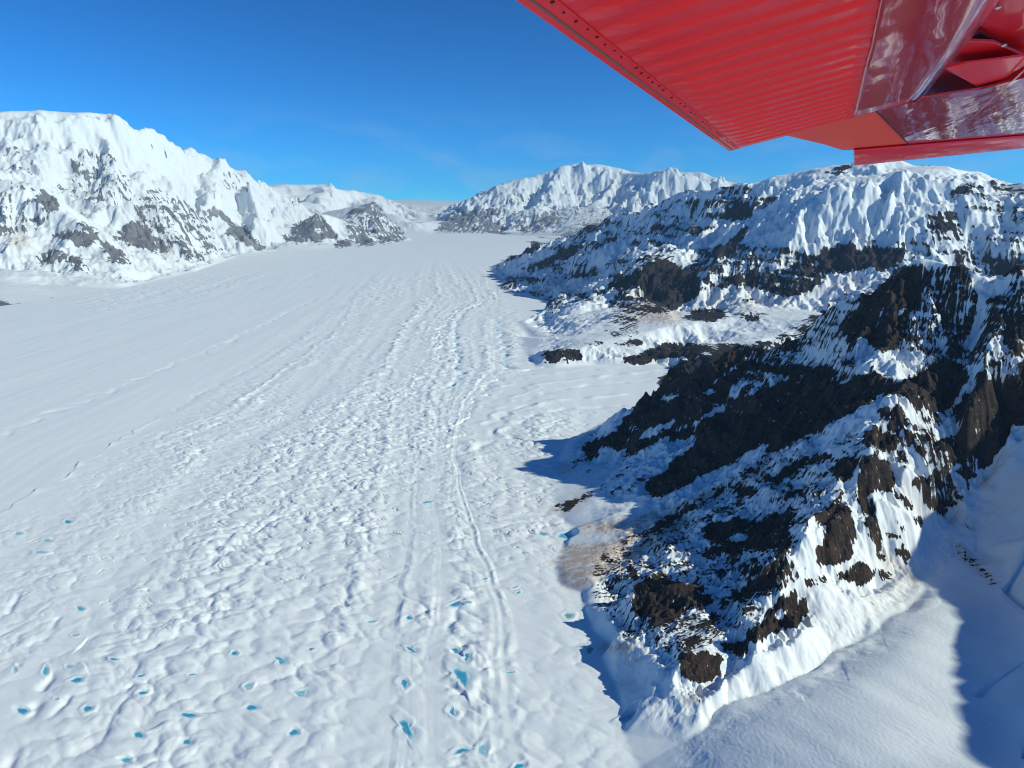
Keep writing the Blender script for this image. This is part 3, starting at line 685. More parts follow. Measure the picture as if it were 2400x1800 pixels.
 ('z3', .08, [(420, 480), (560, 440), (620, 560), (440, 590)]),
 ('z3', .95, [(420, 1140), (620, 1010), (720, 1090), (760, 1300), (740, 1400), (640, 1560), (440, 1560), (420, 1420), (490, 1330), (500, 1220), (420, 1190)]),
 ('z3', .78, [(780, 880), (900, 1000), (950, 1180), (930, 1290), (980, 1360), (1000, 1450), (940, 1440), (850, 1280), (830, 1100), (760, 960)]),
 ('z3', .58, [(1180, 300), (1400, 420), (1560, 650), (1720, 720), (1760, 830), (1600, 860), (1560, 980), (1560, 1150), (1440, 1100), (1360, 1010), (1300, 880), (1220, 880), (1240, 820), (1400, 800), (1420, 720), (1280, 640), (1240, 580), (1100, 480), (1200, 420)]),
 ('z3', .05, [(1110, 520), (1240, 580), (1420, 720), (1410, 790), (1300, 780), (1200, 650)]), ('z3', .05, [(1600, 700), (1720, 880), (1690, 910), (1610, 900)]),
 ('z3', .92, [(1090, 930), (1180, 960), (1270, 1070), (1200, 1090), (1110, 980)]), ('z3', .88, [(1060, 1150), (1180, 1260), (1190, 1310), (1100, 1220)]), ('z3', .92, [(1280, 1140), (1340, 1130), (1340, 1240), (1290, 1200)]),
 ('z3', .85, [(920, 1150), (960, 1230), (990, 1400), (950, 1340)]), ('z3', .9, [(1000, 1280), (1120, 1290), (1170, 1380), (1080, 1340)]), ('z3', .9, [(1240, 820), (1350, 800), (1340, 880), (1260, 890)]),
 ('z3', .97, [(1360, 1010), (1560, 1000), (1550, 1150), (1440, 1100)]), ('z3', .97, [(1670, 700), (1750, 740), (1750, 830), (1700, 800)]),
 ('z3', .93, [(1470, 480), (1660, 420), (1660, 560), (1720, 700), (1600, 680), (1560, 570)]), ('z3', .75, [(1150, 560), (1200, 640), (1180, 690), (1100, 650)]),
 ('z3', .05, [(1420, 450), (1560, 330), (1630, 270), (1650, 390), (1540, 460)]), ('z3', .1, [(1530, 200), (1590, 260), (1560, 300)]), ('z3', .1, [(1350, 230), (1390, 210), (1370, 300)]), ('z3', .1, [(1470, 220), (1510, 280), (1480, 310)]),
 ('z3', .97, [(1650, 300), (1640, 180), (1900, 0), (2300, 0), (2300, 340), (2060, 330), (2090, 420), (2060, 530), (1980, 580), (1930, 640), (1920, 720), (1840, 740), (1800, 650), (1700, 560), (1670, 470)]),
 ('z3', .1, [(1640, 180), (1720, 50), (1760, 0), (1700, 100), (1660, 190)]), ('z3', .15, [(1760, 360), (1880, 470), (1860, 470), (1760, 400)]),
 ('z3', .6, [(1590, 1060), (1800, 1280), (1770, 1290), (1620, 1130)]), ('z3', .5, [(1880, 850), (1980, 940), (1920, 950)]), ('z3', .55, [(1400, 1260), (1470, 1340), (1440, 1330)]),
 ('z5', .97, [(430, 110), (520, 30), (560, 0), (720, 0), (760, 80), (740, 160), (700, 230), (560, 270), (430, 260), (420, 160)]),
 ('z5', .97, [(690, 280), (800, 240), (930, 320), (930, 400), (830, 440), (830, 480), (770, 460), (760, 420), (680, 410), (600, 400), (590, 340), (680, 320)]),
 ('z5', .95, [(960, 330), (980, 300), (1090, 360), (1040, 410), (980, 390)]), ('z5', .95, [(1070, 150), (1180, 90), (1250, 230), (1200, 270), (1130, 200)]), ('z5', .85, [(900, 150), (1000, 180), (1050, 260), (960, 220)]), ('z5', .92, [(410, 380), (490, 360), (500, 430), (420, 400)]),
 ('z5', .6, [(0, 210), (130, 210), (240, 300), (140, 480), (0, 560)]),
 ('z5', .9, [(0, 720), (100, 560), (240, 480), (350, 560), (330, 700), (240, 830), (120, 830), (0, 900)]), ('z5', .03, [(60, 700), (180, 640), (190, 700), (80, 740)]), ('z5', .88, [(330, 390), (400, 380), (390, 470), (340, 480)]),
 ('z5', .05, [(230, 600), (250, 540), (270, 480), (300, 300), (350, 220), (380, 240), (360, 330), (280, 620)]), ('z5', .7, [(200, 420), (280, 300), (320, 230), (300, 330), (220, 470)]),
 ('z5', .7, [(900, 560), (920, 500), (905, 630), (870, 690)]), ('z5', .45, [(1500, 0), (1700, 110), (2040, 460), (1900, 420), (1700, 250)]), ('z5', .8, [(1640, 330), (1700, 370), (1750, 450), (1690, 410)]), ('z5', .6, [(1430, 20), (1580, 240), (1500, 130)]),
 ('z4', .88, [(1430, 150), (1520, 90), (1800, 70), (2000, 90), (2212, 0), (2212, 380), (2100, 370), (2060, 300), (1900, 330), (1700, 370), (1600, 360), (1450, 400), (1470, 320), (1580, 290), (1480, 240), (1560, 180)]),
 ('z4', .1, [(1680, 200), (1800, 180), (1900, 200), (1790, 260), (1700, 240)]),
 ('z4', .93, [(1780, 490), (1960, 480), (2000, 510), (1860, 545)]), ('z4', .9, [(1800, 660), (1960, 560), (2212, 400), (2212, 480), (2080, 600), (2060, 680), (1900, 740), (1760, 760), (1690, 740)]),
 ('z4', .97, [(880, 610), (930, 640), (1120, 560), (1220, 600), (1330, 640), (1450, 580), (1460, 680), (1440, 800), (1380, 820), (1240, 900), (1100, 980), (980, 1000), (1040, 900), (880, 900), (840, 820), (860, 700)]),
 ('z4', .93, [(900, 640), (1010, 570), (1120, 510), (1080, 570), (960, 640)]), ('z4', .95, [(820, 540), (850, 450), (910, 580), (860, 600)]),
 ('z4', .92, [(980, 1000), (1100, 950), (1300, 850), (1250, 930), (1050, 1000)]), ('z4', .6, [(680, 1110), (850, 1040), (1000, 990), (900, 1060), (740, 1130)]),
 ('z4', .82, [(1460, 720), (1540, 750), (1560, 800), (1430, 830)]), ('z4', .93, [(1590, 740), (1660, 750), (1680, 790), (1620, 800)]),
 ('z4', .92, [(1340, 1020), (1450, 960), (1580, 900), (1560, 950), (1420, 1010)]), ('z4', .93, [(1300, 1110), (1380, 1070), (1450, 1110), (1340, 1180)]), ('z4', .93, [(1590, 540), (1650, 490), (1640, 540), (1600, 570)]),
 ('z4', .97, [(1220, 1240), (1330, 1200), (1400, 1240), (1520, 1190), (1560, 1260), (1600, 1200), (1640, 1260), (1620, 1400), (1500, 1470), (1390, 1480), (1260, 1380)]),
 ('z4', .78, [(1640, 1140), (1860, 1100), (1870, 1190), (1800, 1290), (1740, 1220), (1660, 1210)]),
 ('z4', .93, [(1830, 1040), (1960, 960), (2080, 800), (2212, 680), (2212, 960), (2070, 1050), (1930, 1140), (1850, 1100)]), ('z4', .03, [(2080, 880), (2180, 830), (2212, 870), (2120, 930)]),
 ('z4', .72, [(1780, 900), (1860, 830), (1960, 790), (1840, 890)]), ('z4', .6, [(560, 660), (600, 600), (820, 480), (830, 540), (700, 620)]), ('z4', .6, [(1040, 340), (1130, 270), (1290, 220), (1240, 280), (1110, 340)]),
 ('z4', .55, [(960, 1290), (1200, 1160), (1320, 1080), (1280, 1150), (1100, 1250)]), ('z4', .5, [(900, 1420), (1140, 1290), (1220, 1230), (1200, 1300), (1040, 1370)]),
 ('z4', .7, [(1140, 1520), (1185, 1505), (1190, 1525)]), ('z4', .5, [(1200, 1590), (1400, 1490), (1340, 1560), (1240, 1600)]), ('z4', .55, [(1360, 1659), (1460, 1590), (1460, 1659)]),
]
# brown debris and dust lying on the snow
DIRT = [
 ('z4', 1.0, [(150, 460), (200, 430), (290, 370), (250, 300), (400, 280), (700, 260), (1000, 100), (1300, 0), (1390, 60), (1000, 340), (850, 450), (560, 570), (440, 670), (360, 670), (210, 580), (240, 510)]),
 ('z1', .85, [(560, 1590), (1000, 1540), (1500, 1400), (1920, 1200), (2212, 1080), (2212, 1130), (1900, 1280), (1500, 1480), (1250, 1659), (600, 1659)]),
 ('z4', .8, [(570, 1190), (650, 1130), (900, 1110), (950, 1140), (820, 1230), (700, 1220)]), ('z4', .7, [(700, 1480), (800, 1460), (920, 1400), (760, 1520)]),
 ('z4', .4, [(640, 1300), (900, 1250), (1000, 1280), (860, 1340), (700, 1340)]), ('z4', .4, [(1200, 1659), (1600, 1480), (1500, 1590), (1400, 1659)]),
 ('z1', .5, [(300, 1470), (480, 1360), (700, 1280), (700, 1330), (470, 1510)]), ('z1', .4, [(420, 1200), (440, 1050), (640, 1000), (560, 1120)]),
 ('z5', .2, [(1040, 420), (1160, 300), (1330, 450), (1240, 560), (1080, 640)]), ('z5', .5, [(850, 720), (900, 520), (930, 640), (880, 720)]), ('z5', .5, [(900, 100), (1000, 150), (1330, 420), (1300, 480), (1000, 300)]),
 ('z5', .6, [(1500, 0), (1700, 110), (2040, 460), (1900, 420), (1700, 250)]), ('z3', .25, [(950, 600), (1250, 900), (1500, 1150), (1480, 1280), (1200, 1000)]), ('z3', .7, [(1590, 800), (1720, 880), (1690, 910), (1610, 900)]),
 ('z3', .5, [(1750, 700), (1980, 900), (1940, 950), (1800, 860)]), ('z3', .4, [(1580, 1050), (1860, 1250), (1800, 1290), (1620, 1130)]),
 ('a6', .45, [(0, 1420), (330, 1520), (420, 1560), (420, 1640), (0, 1659)]), ('a5', .5, [(1600, 1200), (1800, 1150), (2000, 1200), (2130, 1330), (2000, 1450), (1700, 1400)]),
 ('a5', .4, [(880, 1130), (1500, 1030), (1500, 1100), (1100, 1190)]), ('a6', .25, [(600, 1340), (2074, 1160), (2074, 1300), (1300, 1500), (500, 1560)]),
 ('a3', .45, [(0, 760), (250, 720), (400, 820), (200, 900)]), ('a3', .3, [(380, 1040), (600, 1080), (560, 1120), (400, 1080)]), ('a4', .4, [(200, 850), (330, 870), (300, 900)]),
]
# how broken the glacier surface is
HUM = [
 ('F', .75, [(150, 705), (280, 680), (450, 643), (600, 608), (800, 590), (960, 568), (970, 585), (800, 622), (600, 660), (400, 705), (250, 725)]),
 ('F', .9, [(-200, 1400), (0, 1250), (110, 1190), (230, 1100), (330, 1040), (450, 965), (560, 880), (650, 805), (720, 745), (790, 700), (850, 670), (930, 645), (1050, 612), (1160, 640), (1200, 720), (1250, 860), (1400, 870), (1560, 870), (1320, 1040), (1300, 1200), (1330, 1240), (1300, 1340), (1330, 1400), (1400, 1520), (1520, 1900), (-200, 1900)]),
 ('F', .45, [(-200, 1500), (0, 1270), (300, 1080), (420, 1060), (330, 1250), (200, 1400), (80, 1900), (-200, 1900)]),
 ('F', .35, [(560, 880), (700, 760), (800, 700), (900, 690), (980, 700), (960, 790), (900, 880), (800, 940), (650, 930)]),
 ('r8', .07, [(1020, 580), (1850, 560), (1600, 830), (1300, 860), (1000, 890), (800, 960), (700, 1060), (520, 960), (600, 800), (760, 660), (900, 600)]),
 ('r8', .12, [(350, 1659), (390, 1200), (480, 960), (560, 830), (520, 950), (430, 1200), (420, 1659)]), ('r8', .12, [(190, 1659), (230, 1200), (330, 1150), (330, 1659)]),
 ('g8', .08, [(1360, 560), (1560, 440), (1900, 390), (2080, 400), (2080, 440), (1740, 500), (1560, 560), (1450, 700), (1480, 900), (1430, 1000)]),
 ('g8', .12, [(1640, 600), (1720, 560), (1740, 760), (1780, 950), (1700, 1000), (1720, 800)]),
 ('g8', .12, [(880, 880), (1080, 640), (1140, 760), (1100, 900), (960, 1100), (760, 1150)]), ('g8', .15, [(500, 1160), (660, 950), (800, 780), (860, 720), (800, 860), (640, 1060)]),
 ('q7', .3, [(740, 0), (1000, 0), (1000, 420), (960, 560), (660, 540), (690, 250)]), ('q7', .35, [(640, 700), (960, 760), (980, 1000), (1020, 1640), (500, 1659), (600, 1100)]),
 ('q7', .4, [(1560, 250), (1850, 560), (1950, 850), (2100, 1400), (2150, 1659), (1700, 1659), (1500, 900), (1300, 500)]),
]
# long features of the glacier: (view, kind, height m, half width m, points)
LINES = [
 ('g7', 'ridge', -3.5, 22, [(1820, 0), (1500, 160), (1200, 300), (900, 420), (600, 550), (300, 660), (0, 790)]),
 ('g7', 'ridge', 5, 14, [(2040, 40), (1930, 200), (1780, 310), (1600, 430), (1400, 580), (1240, 690)]),
 ('g7', 'scarp', 5, 16, [(880, 690), (740, 780), (620, 850), (400, 990), (200, 1110), (100, 1180), (0, 1255)]),
 ('g7', 'ridge', -2, 18, [(1700, 240), (1480, 380), (1200, 520), (1000, 640)]),
 ('g8', 'ridge', 9, 30, [(1090, 350), (1000, 500), (900, 620), (820, 820), (740, 960), (600, 1120), (480, 1180)]),
 ('g8', 'scarp', -8, 26, [(1480, 370), (1250, 550), (1180, 730), (1140, 880), (1000, 1080), (900, 1260)]),
 ('g8', 'ridge', -11, 14, [(1600, 400), (1440, 470), (1360, 600), (1360, 740), (1390, 920), (1390, 1010), (1310, 1120), (1300, 1170)]),
 ('g8', 'ridge', 10, 25, [(1660, 300), (1720, 380)]),
 ('g8', 'scarp', -9, 24, [(2100, 960), (1800, 1000), (1620, 1130), (1500, 1260), (1400, 1450), (1380, 1540), (1330, 1659)]),
 ('g8', 'ridge', -9, 24, [(1860, 470), (1730, 540), (1720, 620), (1760, 780), (1800, 970)]),
 ('r8', 'ridge', 5, 26, [(1850, 600), (1400, 640), (1000, 700), (780, 800), (640, 950), (560, 1100), (520, 1300)]), ('r8', 'ridge', -5, 22, [(1850, 660), (1400, 690), (1050, 750), (850, 850), (720, 980), (650, 1120)]),
 ('r8', 'ridge', 6, 20, [(1550, 760), (1100, 800), (880, 870), (780, 960), (740, 1050)]), ('r8', 'ridge', -5, 18, [(1560, 830), (1200, 850), (960, 900), (840, 980), (800, 1080)]), ('r8', 'ridge', 4, 24, [(1850, 610), (1300, 600), (950, 640), (700, 740), (560, 880), (480, 1020)]),
 ('q7', 'ridge', -4, 8, [(1020, 560), (985, 740), (1020, 830), (1050, 880), (1100, 940), (1080, 975)]),
 ('q6', 'ridge', -4, 6, [(130, 400), (90, 560), (40, 650)]), ('q6', 'ridge', -5, 7, [(375, 690), (330, 770), (210, 860)]), ('q6', 'ridge', -5, 8, [(340, 970), (330, 1080), (270, 1140)]),
 ('q6', 'ridge', -6, 8, [(120, 1000), (60, 1100)]), ('q6', 'ridge', -6, 9, [(190, 1250), (180, 1370), (120, 1500), (60, 1659)]), ('q6', 'ridge', -4, 6, [(420, 1200), (350, 1300), (250, 1420)]), ('q6', 'scarp', -5, 7, [(570, 830), (500, 950), (560, 1010), (600, 1070)]),
]

# meltwater ponds: (view, tone, label, outline as (cx, cy, w, h, angle) or points)
PONDS = [
 ('q7', 0, 'largest blue meltwater pond, club shaped, in a bent channel of the glacier', [(1003, 1035), (1025, 1025), (1055, 1042), (1085, 1045), (1098, 1105), (1088, 1140), (1080, 1155), (1065, 1125), (1045, 1095), (1022, 1070)]),
 ('q7', 0, 'long blue pond like a slanting tongue, below and left of the club shaped pond', [(650, 1365), (680, 1350), (705, 1365), (715, 1400), (740, 1460), (720, 1472), (700, 1440), (675, 1395)]),
 ('q7', 0, 'flat blue pond with a long pointed right end, near the bottom edge', [(1010, 1570), (1030, 1545), (1060, 1535), (1090, 1540), (1120, 1545), (1090, 1552), (1060, 1558), (1030, 1568)]),
 ('q7', 3, 'rounded blue pond with a paler centre, just right of the flat pointed pond', (1195, 1545, 60, 62, .3)),
 ('q7', 0, 'blue pond cut by the bottom edge, right of all the other bottom ponds', (1425, 1652, 62, 34, -.3)),
 ('q7', 1, 'bright turquoise pond beside the brown debris fan under the rocky spur', (1722, 153, 66, 34, .1)),
 ('q7', 1, 'thin turquoise pond left of the bright pond by the brown debris fan', (1585, 138, 52, 18, .2)),
 ('q7', 2, 'green pond by the tip of the small brown debris tongue', (1887, 893, 46, 42, 0)),
 ('q7', 2, 'grey green pond near the jagged shadow edge at the foot of the spur', (1750, 670, 50, 34, .2)),
 ('q7', 3, 'faint pale blue pond at the foot of the snow slope, far right', (2120, 1340, 82, 38, -.25)),
 ('q7', 0, 'blue pond with a bent tail at the head of the winding channel', (1018, 597, 62, 28, -.25)),
 ('q7', 1, 'thin pale blue sliver touching the pond at the head of the channel', (1090, 593, 46, 11, .1)),
 ('q7', 0, 'small square blue pond left of the winding channel', (715, 687, 33, 22, 0)),
 ('q7', 3, 'pale outlined pond in rough ice, left of the small square pond', (475, 705, 48, 15, -.1)),
 ('q7', 1, 'tiny turquoise pond on smooth ice, highest on the right half', (1422, 520, 22, 14, 0)),
 ('q7', 1, 'thin blue slit of water on smooth ice above the tiny turquoise pond', (1400, 485, 36, 8, -.3)),
 ('q7', 1, 'thin blue sliver of water at the edge of a hummock row', (1205, 435, 34, 8, -.1)),
 ('q7', 0, 'curved blue pond hugging a snow lip, left of the channel bend', [(693, 878), (710, 874), (735, 884), (760, 912), (750, 912), (725, 893), (706, 884)]),
 ('q7', 0, 'triangular blue pond on the channel bend above the largest pond', [(988, 885), (1020, 878), (1038, 895), (1042, 918), (1025, 912), (1005, 897)]),
 ('q7', 0, 'hooked blue pond just under the triangular pond on the channel', [(1075, 930), (1108, 926), (1106, 950), (1092, 975), (1084, 978), (1088, 950)]),
 ('q7', 0, 'tall blue pond left of the largest pond under a snow edge', [(672, 1090), (690, 1090), (706, 1108), (698, 1135), (686, 1145), (676, 1125)]),
 ('q7', 0, 'tiny blue triangle in the channel below the largest pond', [(995, 1275), (1003, 1295), (1012, 1325), (986, 1310)]),
 ('q7', 1, 'faint blue streak of water right of the largest pond', (1370, 1040, 42, 9, 0)),
 ('q7', 0, 'small blue dot of water at the left of the curved lip pond', (80, 890, 26, 12, 0)),
 ('r8', 1, 'small turquoise slit beside the smooth strip of ice', (245, 1240, 32, 13, .15)),
 ('r8', 1, 'thin turquoise streak lower on the smooth strip of ice', (280, 1455, 58, 11, -.15)),
 ('q6', 0, 'blue pond with dark upper rim, highest on the left of the glacier', (440, 63, 42, 20, .2)),
 ('q6', 3, 'pale grey blue pond near the left edge, second highest', (120, 140, 42, 18, .1)),
 ('q6', 3, 'small pale pond under the highest left pond', (305, 185, 46, 17, .1)),
 ('q6', 3, 'pale pond stretched under a dark snow lip, below the small pale pond', (262, 265, 62, 16, 0)),
 ('q6', 1, 'tilted turquoise pond under a curved snow lip on open ice', (520, 625, 46, 24, .5)),
 ('q6', 3, 'small pale ringed pond below the tilted turquoise pond', (485, 797, 36, 13, .1)),
 ('q6', 0, 'blue oval pond with pointed ends above the two large round ponds', (500, 1095, 72, 29, -.1)),
 ('q6', 1, 'upright turquoise pond beside a dark crevasse shadow', (295, 1028, 28, 56, 0)),
 ('q6', 3, 'narrow upright pale pond near the left edge', (97, 1018, 20, 34, 0)),
 ('q6', 3, 'small pond like an empty ring above the pointed oval pond', (445, 1003, 36, 20, .2)),
 ('q6', 0, 'thin flat blue pond alone among low hummocks', (737, 968, 44, 14, .15)),
 ('q6', 0, 'small blue pond below the thin flat pond', (908, 1066, 34, 13, 0)),
 ('q6', 1, 'thin turquoise line of water above the lens shaped pond', (1245, 1060, 42, 9, 0)),
 ('q6', 0, 'round blue pond under a white mound with a dark lip', (1520, 920, 40, 24, .1)),
 ('q6', 1, 'crooked turquoise pond on the flank of a tall hummock', [(1780, 942), (1815, 945), (1845, 968), (1850, 985), (1828, 990), (1812, 965)]),
 ('q6', 1, 'thin pale sliver under the crooked pond', (1820, 1085, 32, 8, 0)),
 ('q6', 0, 'tiny blue dot right of the crooked pond', (2015, 890, 22, 12, 0)),
 ('q6', 0, 'slanting blue pond with a drawn out right end in the lower left field', (925, 1176, 58, 18, -.2)),
 ('q6', 3, 'round pond with a snowy islet in its middle', (1610, 1132, 46, 36, -.3)),
 ('q6', 3, 'triangular ringed pond with snow in the middle', [(1912, 1160), (1945, 1158), (1978, 1150), (1974, 1192), (1955, 1188), (1925, 1175)]),
 ('q6', 0, 'large round blue pond nearest the left edge', (145, 1280, 64, 37, 0)),
 ('q6', 0, 'blue pond with a domed upper edge right of the large round left pond', (570, 1278, 58, 33, -.1)),
 ('q6', 0, 'lens shaped blue pond with long points at both ends', (1225, 1320, 94, 27, .08)),
 ('q6', 0, 'blue pond with one pointed corner below the islet pond', (1630, 1267, 70, 31, -.15)),
 ('q6', 0, 'blue pond with a bright middle beside a rough snow ridge', (1905, 1432, 62, 32, -.2)),
 ('q6', 0, 'blue pond with a flat bottom edge in the bottom left field', (900, 1450, 64, 33, .15)),
 ('q6', 0, 'small deep blue round pond between the lens shaped pond and the bottom edge', (1212, 1488, 46, 33, -.1)),
 ('q6', 1, 'turquoise pond lowest in the left corner field', (820, 1607, 57, 32, -.1)),
 ('q6', 3, 'faint tiny pond in a dark trough left of the domed pond', (368, 1215, 26, 14, 0)),
]

rock = Paint(0.0)
for view, val, pts in ROCK:
    rock.poly(view, val, pts)
dirt = Paint(0.0)
for view, val, pts in DIRT:
    dirt.poly(view, val, pts)
hum = Paint(0.0)
for view, val, pts in HUM:
    hum.poly(view, val, pts)

ROCKY = sstep(0.05, 0.5, rock.look(PX0, PY0, 14))
NEAR = sstep(5200, 3600, dist)
H = H + ISO * 0.9 * NEAR * ROCKY * (1 - SMN)
H = H - (GUL * VAR + ISO * 0.7) * (1 - 0.85 * SMN) * NEAR * (1 - ROCKY) * 0.86
PX, PY = project(X, Y, H + gz(Y))

def bandnoise(lo, hi, seed, fn='p', ax=None, ay=None):
    """noise whose grain is lo..hi sheet cells wide, built from fixed world-size octaves"""
    out = np.zeros(X.shape, np.float32); wsum = np.zeros(X.shape, np.float32)
    px = dist * 0.0013
    xx, yy = (X if ax is None else ax), (Y if ay is None else ay)
    c, hw = 0.5 * (math.log2(lo) + math.log2(hi)), max(0.55, 0.5 * (math.log2(hi) - math.log2(lo)))
    for i, lam in enumerate((1600, 800, 400, 200, 100, 50, 25, 12, 6, 3)):
        w = np.exp(-((np.log2(lam / px) - c) / hw) ** 2)
        m = w > 0.02
        if not m.any():
            continue
        p = perlin(xx[m] / lam + 7.1 * i, yy[m] / lam - 3.3 * i, seed + i)
        if fn == 'r':
            p = 1 - 2 * np.abs(p)
        out[m] += p * w[m]; wsum[m] += (w * w)[m]
    return out / np.sqrt(np.maximum(wsum, 1e-3))

PXS = dist * 0.0013                                  # metres per picture cell
n_big = bandnoise(12, 28, 400); n_mid = bandnoise(5, 10, 420); n_fin = bandnoise(2.0, 4, 440)
# ledges: bands that follow the contour lines
Z = H + gz(Y)
n_led = bandnoise(3.0, 8, 460, ax=(X + Y * 0.6) * 0.22, ay=(Z * 1.35 + 0.12 * X))
gxs, gys = grads(blur(Hw, int(6 / Q) + 1, 2))
gl = np.hypot(gxs, gys) + 1e-6
gxs, gys = gxs / gl, gys / gl
sT, cT = np.sin(TT), np.cos(TT)
vr = ((gxs * sT + gys * cT) / (RR * np.gradient(LL, axis=0))).astype(np.float32)
vt = ((gxs * cT - gys * sT) / (RR * np.gradient(TT, axis=1))).astype(np.float32)
vn = np.hypot(vr, vt) + 1e-9
vr /= vn; vt /= vn
wn1 = bandnoise(1.3, 2.6, 480).astype(np.float32)
LIC = np.zeros(X.shape, np.float32)
lm = (MT > 0.02) & (np.abs(TT) < R(39)) & (LAB > 0)
ri, ci = np.nonzero(lm)
for sgn in (-1, 1):
    rf, cf = ri.astype(np.float32), ci.astype(np.float32)
    acc = np.zeros(rf.shape, np.float32)
    for k_ in range(15):
        a_, b_ = np.clip(np.rint(rf).astype(np.int32), 0, NR - 1), np.clip(np.rint(cf).astype(np.int32), 0, NT - 1)
        acc += wn1[a_, b_] * (1 - k_ / 15.0)
        rf += sgn * 1.25 * vr[a_, b_]; cf += sgn * 1.25 * vt[a_, b_]
    LIC[lm] += acc
LIC /= LIC[lm].std() + 1e-6
RR0 = rock.look(*project(X + n_big * PXS * 3.0 + n_mid * PXS * 3.4 + n_fin * PXS * 1.5, Y + np.roll(n_mid, 3, 1) * PXS * 4, H + gz(Y) + n_fin * PXS * 2.4), 2).astype(np.float32)
LM = np.isin(LAB, [REG.index(t) for t in 'M'])
RR0 = np.minimum(RR0, np.where(LM, 0.84, np.where(dist > 5000, 0.74, 0.78)))
wl = np.where(LM, 0.9, 0.6); wsn = np.where(LM, 0.2, 0.14); wlc = np.where(LM, 0.22, 0.30)
sg = STREAK / (np.abs(STREAK).mean() * 1.5 + 1e-6)
grain = wsn * np.clip(sg, -1.6, 1.6) + wl * n_led + wlc * LIC + 0.30 * n_mid + 0.42 * n_fin + 0.2 * n_big
spread = 0.30 + 0.34 * (1 - np.abs(2 * RR0 - 1) ** 1.5)
RV = (RR0 - 0.5) + 0.62 * spread * np.clip(grain, -2, 2)
RV = np.where((LAB == 0) & (H < 0.6), -0.5, RV)
RM = sstep(-0.1, 0.15, RV)
DT = dirt.look(PX + n_mid * 9 + n_big * 8, PY + n_fin * 5 + n_mid * 4, 3) * np.clip(0.75 + 0.55 * n_mid + 0.5 * n_fin + 0.3 * sg, 0.05, 1.3)
# rock is rough, snow lies smoother and a little proud of the ledges
H = H + RM * PXS * (1 + 0.7 * NEAR + 0.4 * LM) * (0.8 * n_big + 0.85 * n_mid + 0.6 * n_fin + 0.9 * n_led * np.where(LM, 1, 0.5)) * np.clip(slope * 2, 0.2, 1) * MT
H = H + MT * PXS * LIC * (0.30 * RM + 0.12 * (1 - RM)) * np.clip(slope * 2, 0.1, 1) * (1 - SMN)
H = H + (1 - RM) * MT * PXS * (0.16 * n_mid + 0.05 * n_fin) * (1 - 0.85 * SMN)
H = H + (LAB == REG.index('E')) * sstep(300, 650, Hs) * (16 * perlin(Y / 75 + 4, X * 0 + .3, 71) + 4 * perlin(Y / 21, X * 0 + .7, 72))
_nn = (LAB == REG.index('N'))
H = H + _nn * (0.5 * np.clip(perlin(X / 70, Y / 90, 78) * 2, 0, 1) * perlin((X + 0.5 * Y) / 11 + perlin(X / 30, Y / 30, 79), (Y - 0.5 * X) / 60, 75) + 1.6 * perlin((X + 0.3 * Y) / 60, Y / 140, 76) + 0.25 * perlin(X / 5, Y / 14, 77)) * sstep(2, 12, Hs)
H = H + DT * PXS * (0.7 * n_fin + 0.5 * n_mid) * MT
H = np.where(LAB > 0, np.maximum(H, 0.02), H)

# ------------------------------------------------------------ glacier surface: hummocks, pressure ridges, troughs
GL = np.clip(1 - np.maximum(Hs - 1.5, 0) / 6.0, 0, 1) * (LAB != REG.index('D')) * sstep(25500, 13000, dist)
HU = hum.look(PX + n_big * 10, PY + n_mid * 6, 10) * GL * sstep(21500, 12000, dist)
m = (HU > 0.01) & (dist < 22000) & (np.abs(TT) < R(40))
xm, ym = X[m], Y[m]
wxx = perlin(xm / 140, ym / 140, 501) * 22 + perlin(xm / 45, ym / 45, 502) * 8
wyy = perlin(xm / 140, ym / 140, 503) * 22 + perlin(xm / 45, ym / 45, 504) * 8
a1, b1 = xm + wxx, ym + wyy
# rows run across the flow, turned a little
ca, sa = math.cos(R(-38)), math.sin(R(-38))
u1, v1 = a1 * ca + b1 * sa, -a1 * sa + b1 * ca
def mounds(x, y, seed, sharp=7.0):
    xf, yf = np.floor(x), np.floor(y)
    ix, iy = xf.astype(np.int64), yf.astype(np.int64)
    fx, fy = (x - xf).astype(np.float32), (y - yf).astype(np.float32)
    acc = np.zeros_like(fx)
    for j in (-1, 0, 1):
        for i in (-1, 0, 1):
            h = _hash(ix + i, iy + j, seed)
            ox = (h & np.uint32(0x3ff)).astype(np.float32) / 1024.0
            oy = ((h >> np.uint32(10)) & np.uint32(0x3ff)).astype(np.float32) / 1024.0
            t = ((h >> np.uint32(20)) & np.uint32(0xfff)).astype(np.float32) / 4096.0
            d = (fx - i - ox) ** 2 + (fy - j - oy) ** 2
            acc += np.exp(sharp * (0.75 * t - 1.25 * d))
    return np.log(acc + 1e-3) / sharp
far = sstep(2500, 7000, dist[m]); nrf = sstep(3400, 1700, dist[m])
p4 = perlin(u1 / 210, v1 / 150, 513)
bump = (8.0 * mounds(u1 / 46, v1 / 34, 510) + (4.2 + 2.5 * p4) * (1 - 0.55 * nrf) * mounds(u1 / 22, v1 / 15, 511) + (0.6 + 0.6 * p4) * (1 - 0.7 * nrf) * mounds(u1 / 12, v1 / 8, 512)
        + 5.0 * nrf * mounds(u1 / 100, v1 / 70, 517)
        + far * 13 * mounds(u1 / 125, v1 / 85, 514)) + 4.5
cl = np.clip(0.95 + 0.6 * perlin(xm / 260, ym / 330, 515) + 0.4 * perlin(xm / 90, ym / 90, 516), 0.15, 1.4)
HB_ = 1.45 * HU[m] * cl * (bump - 5.5); HMASK = m
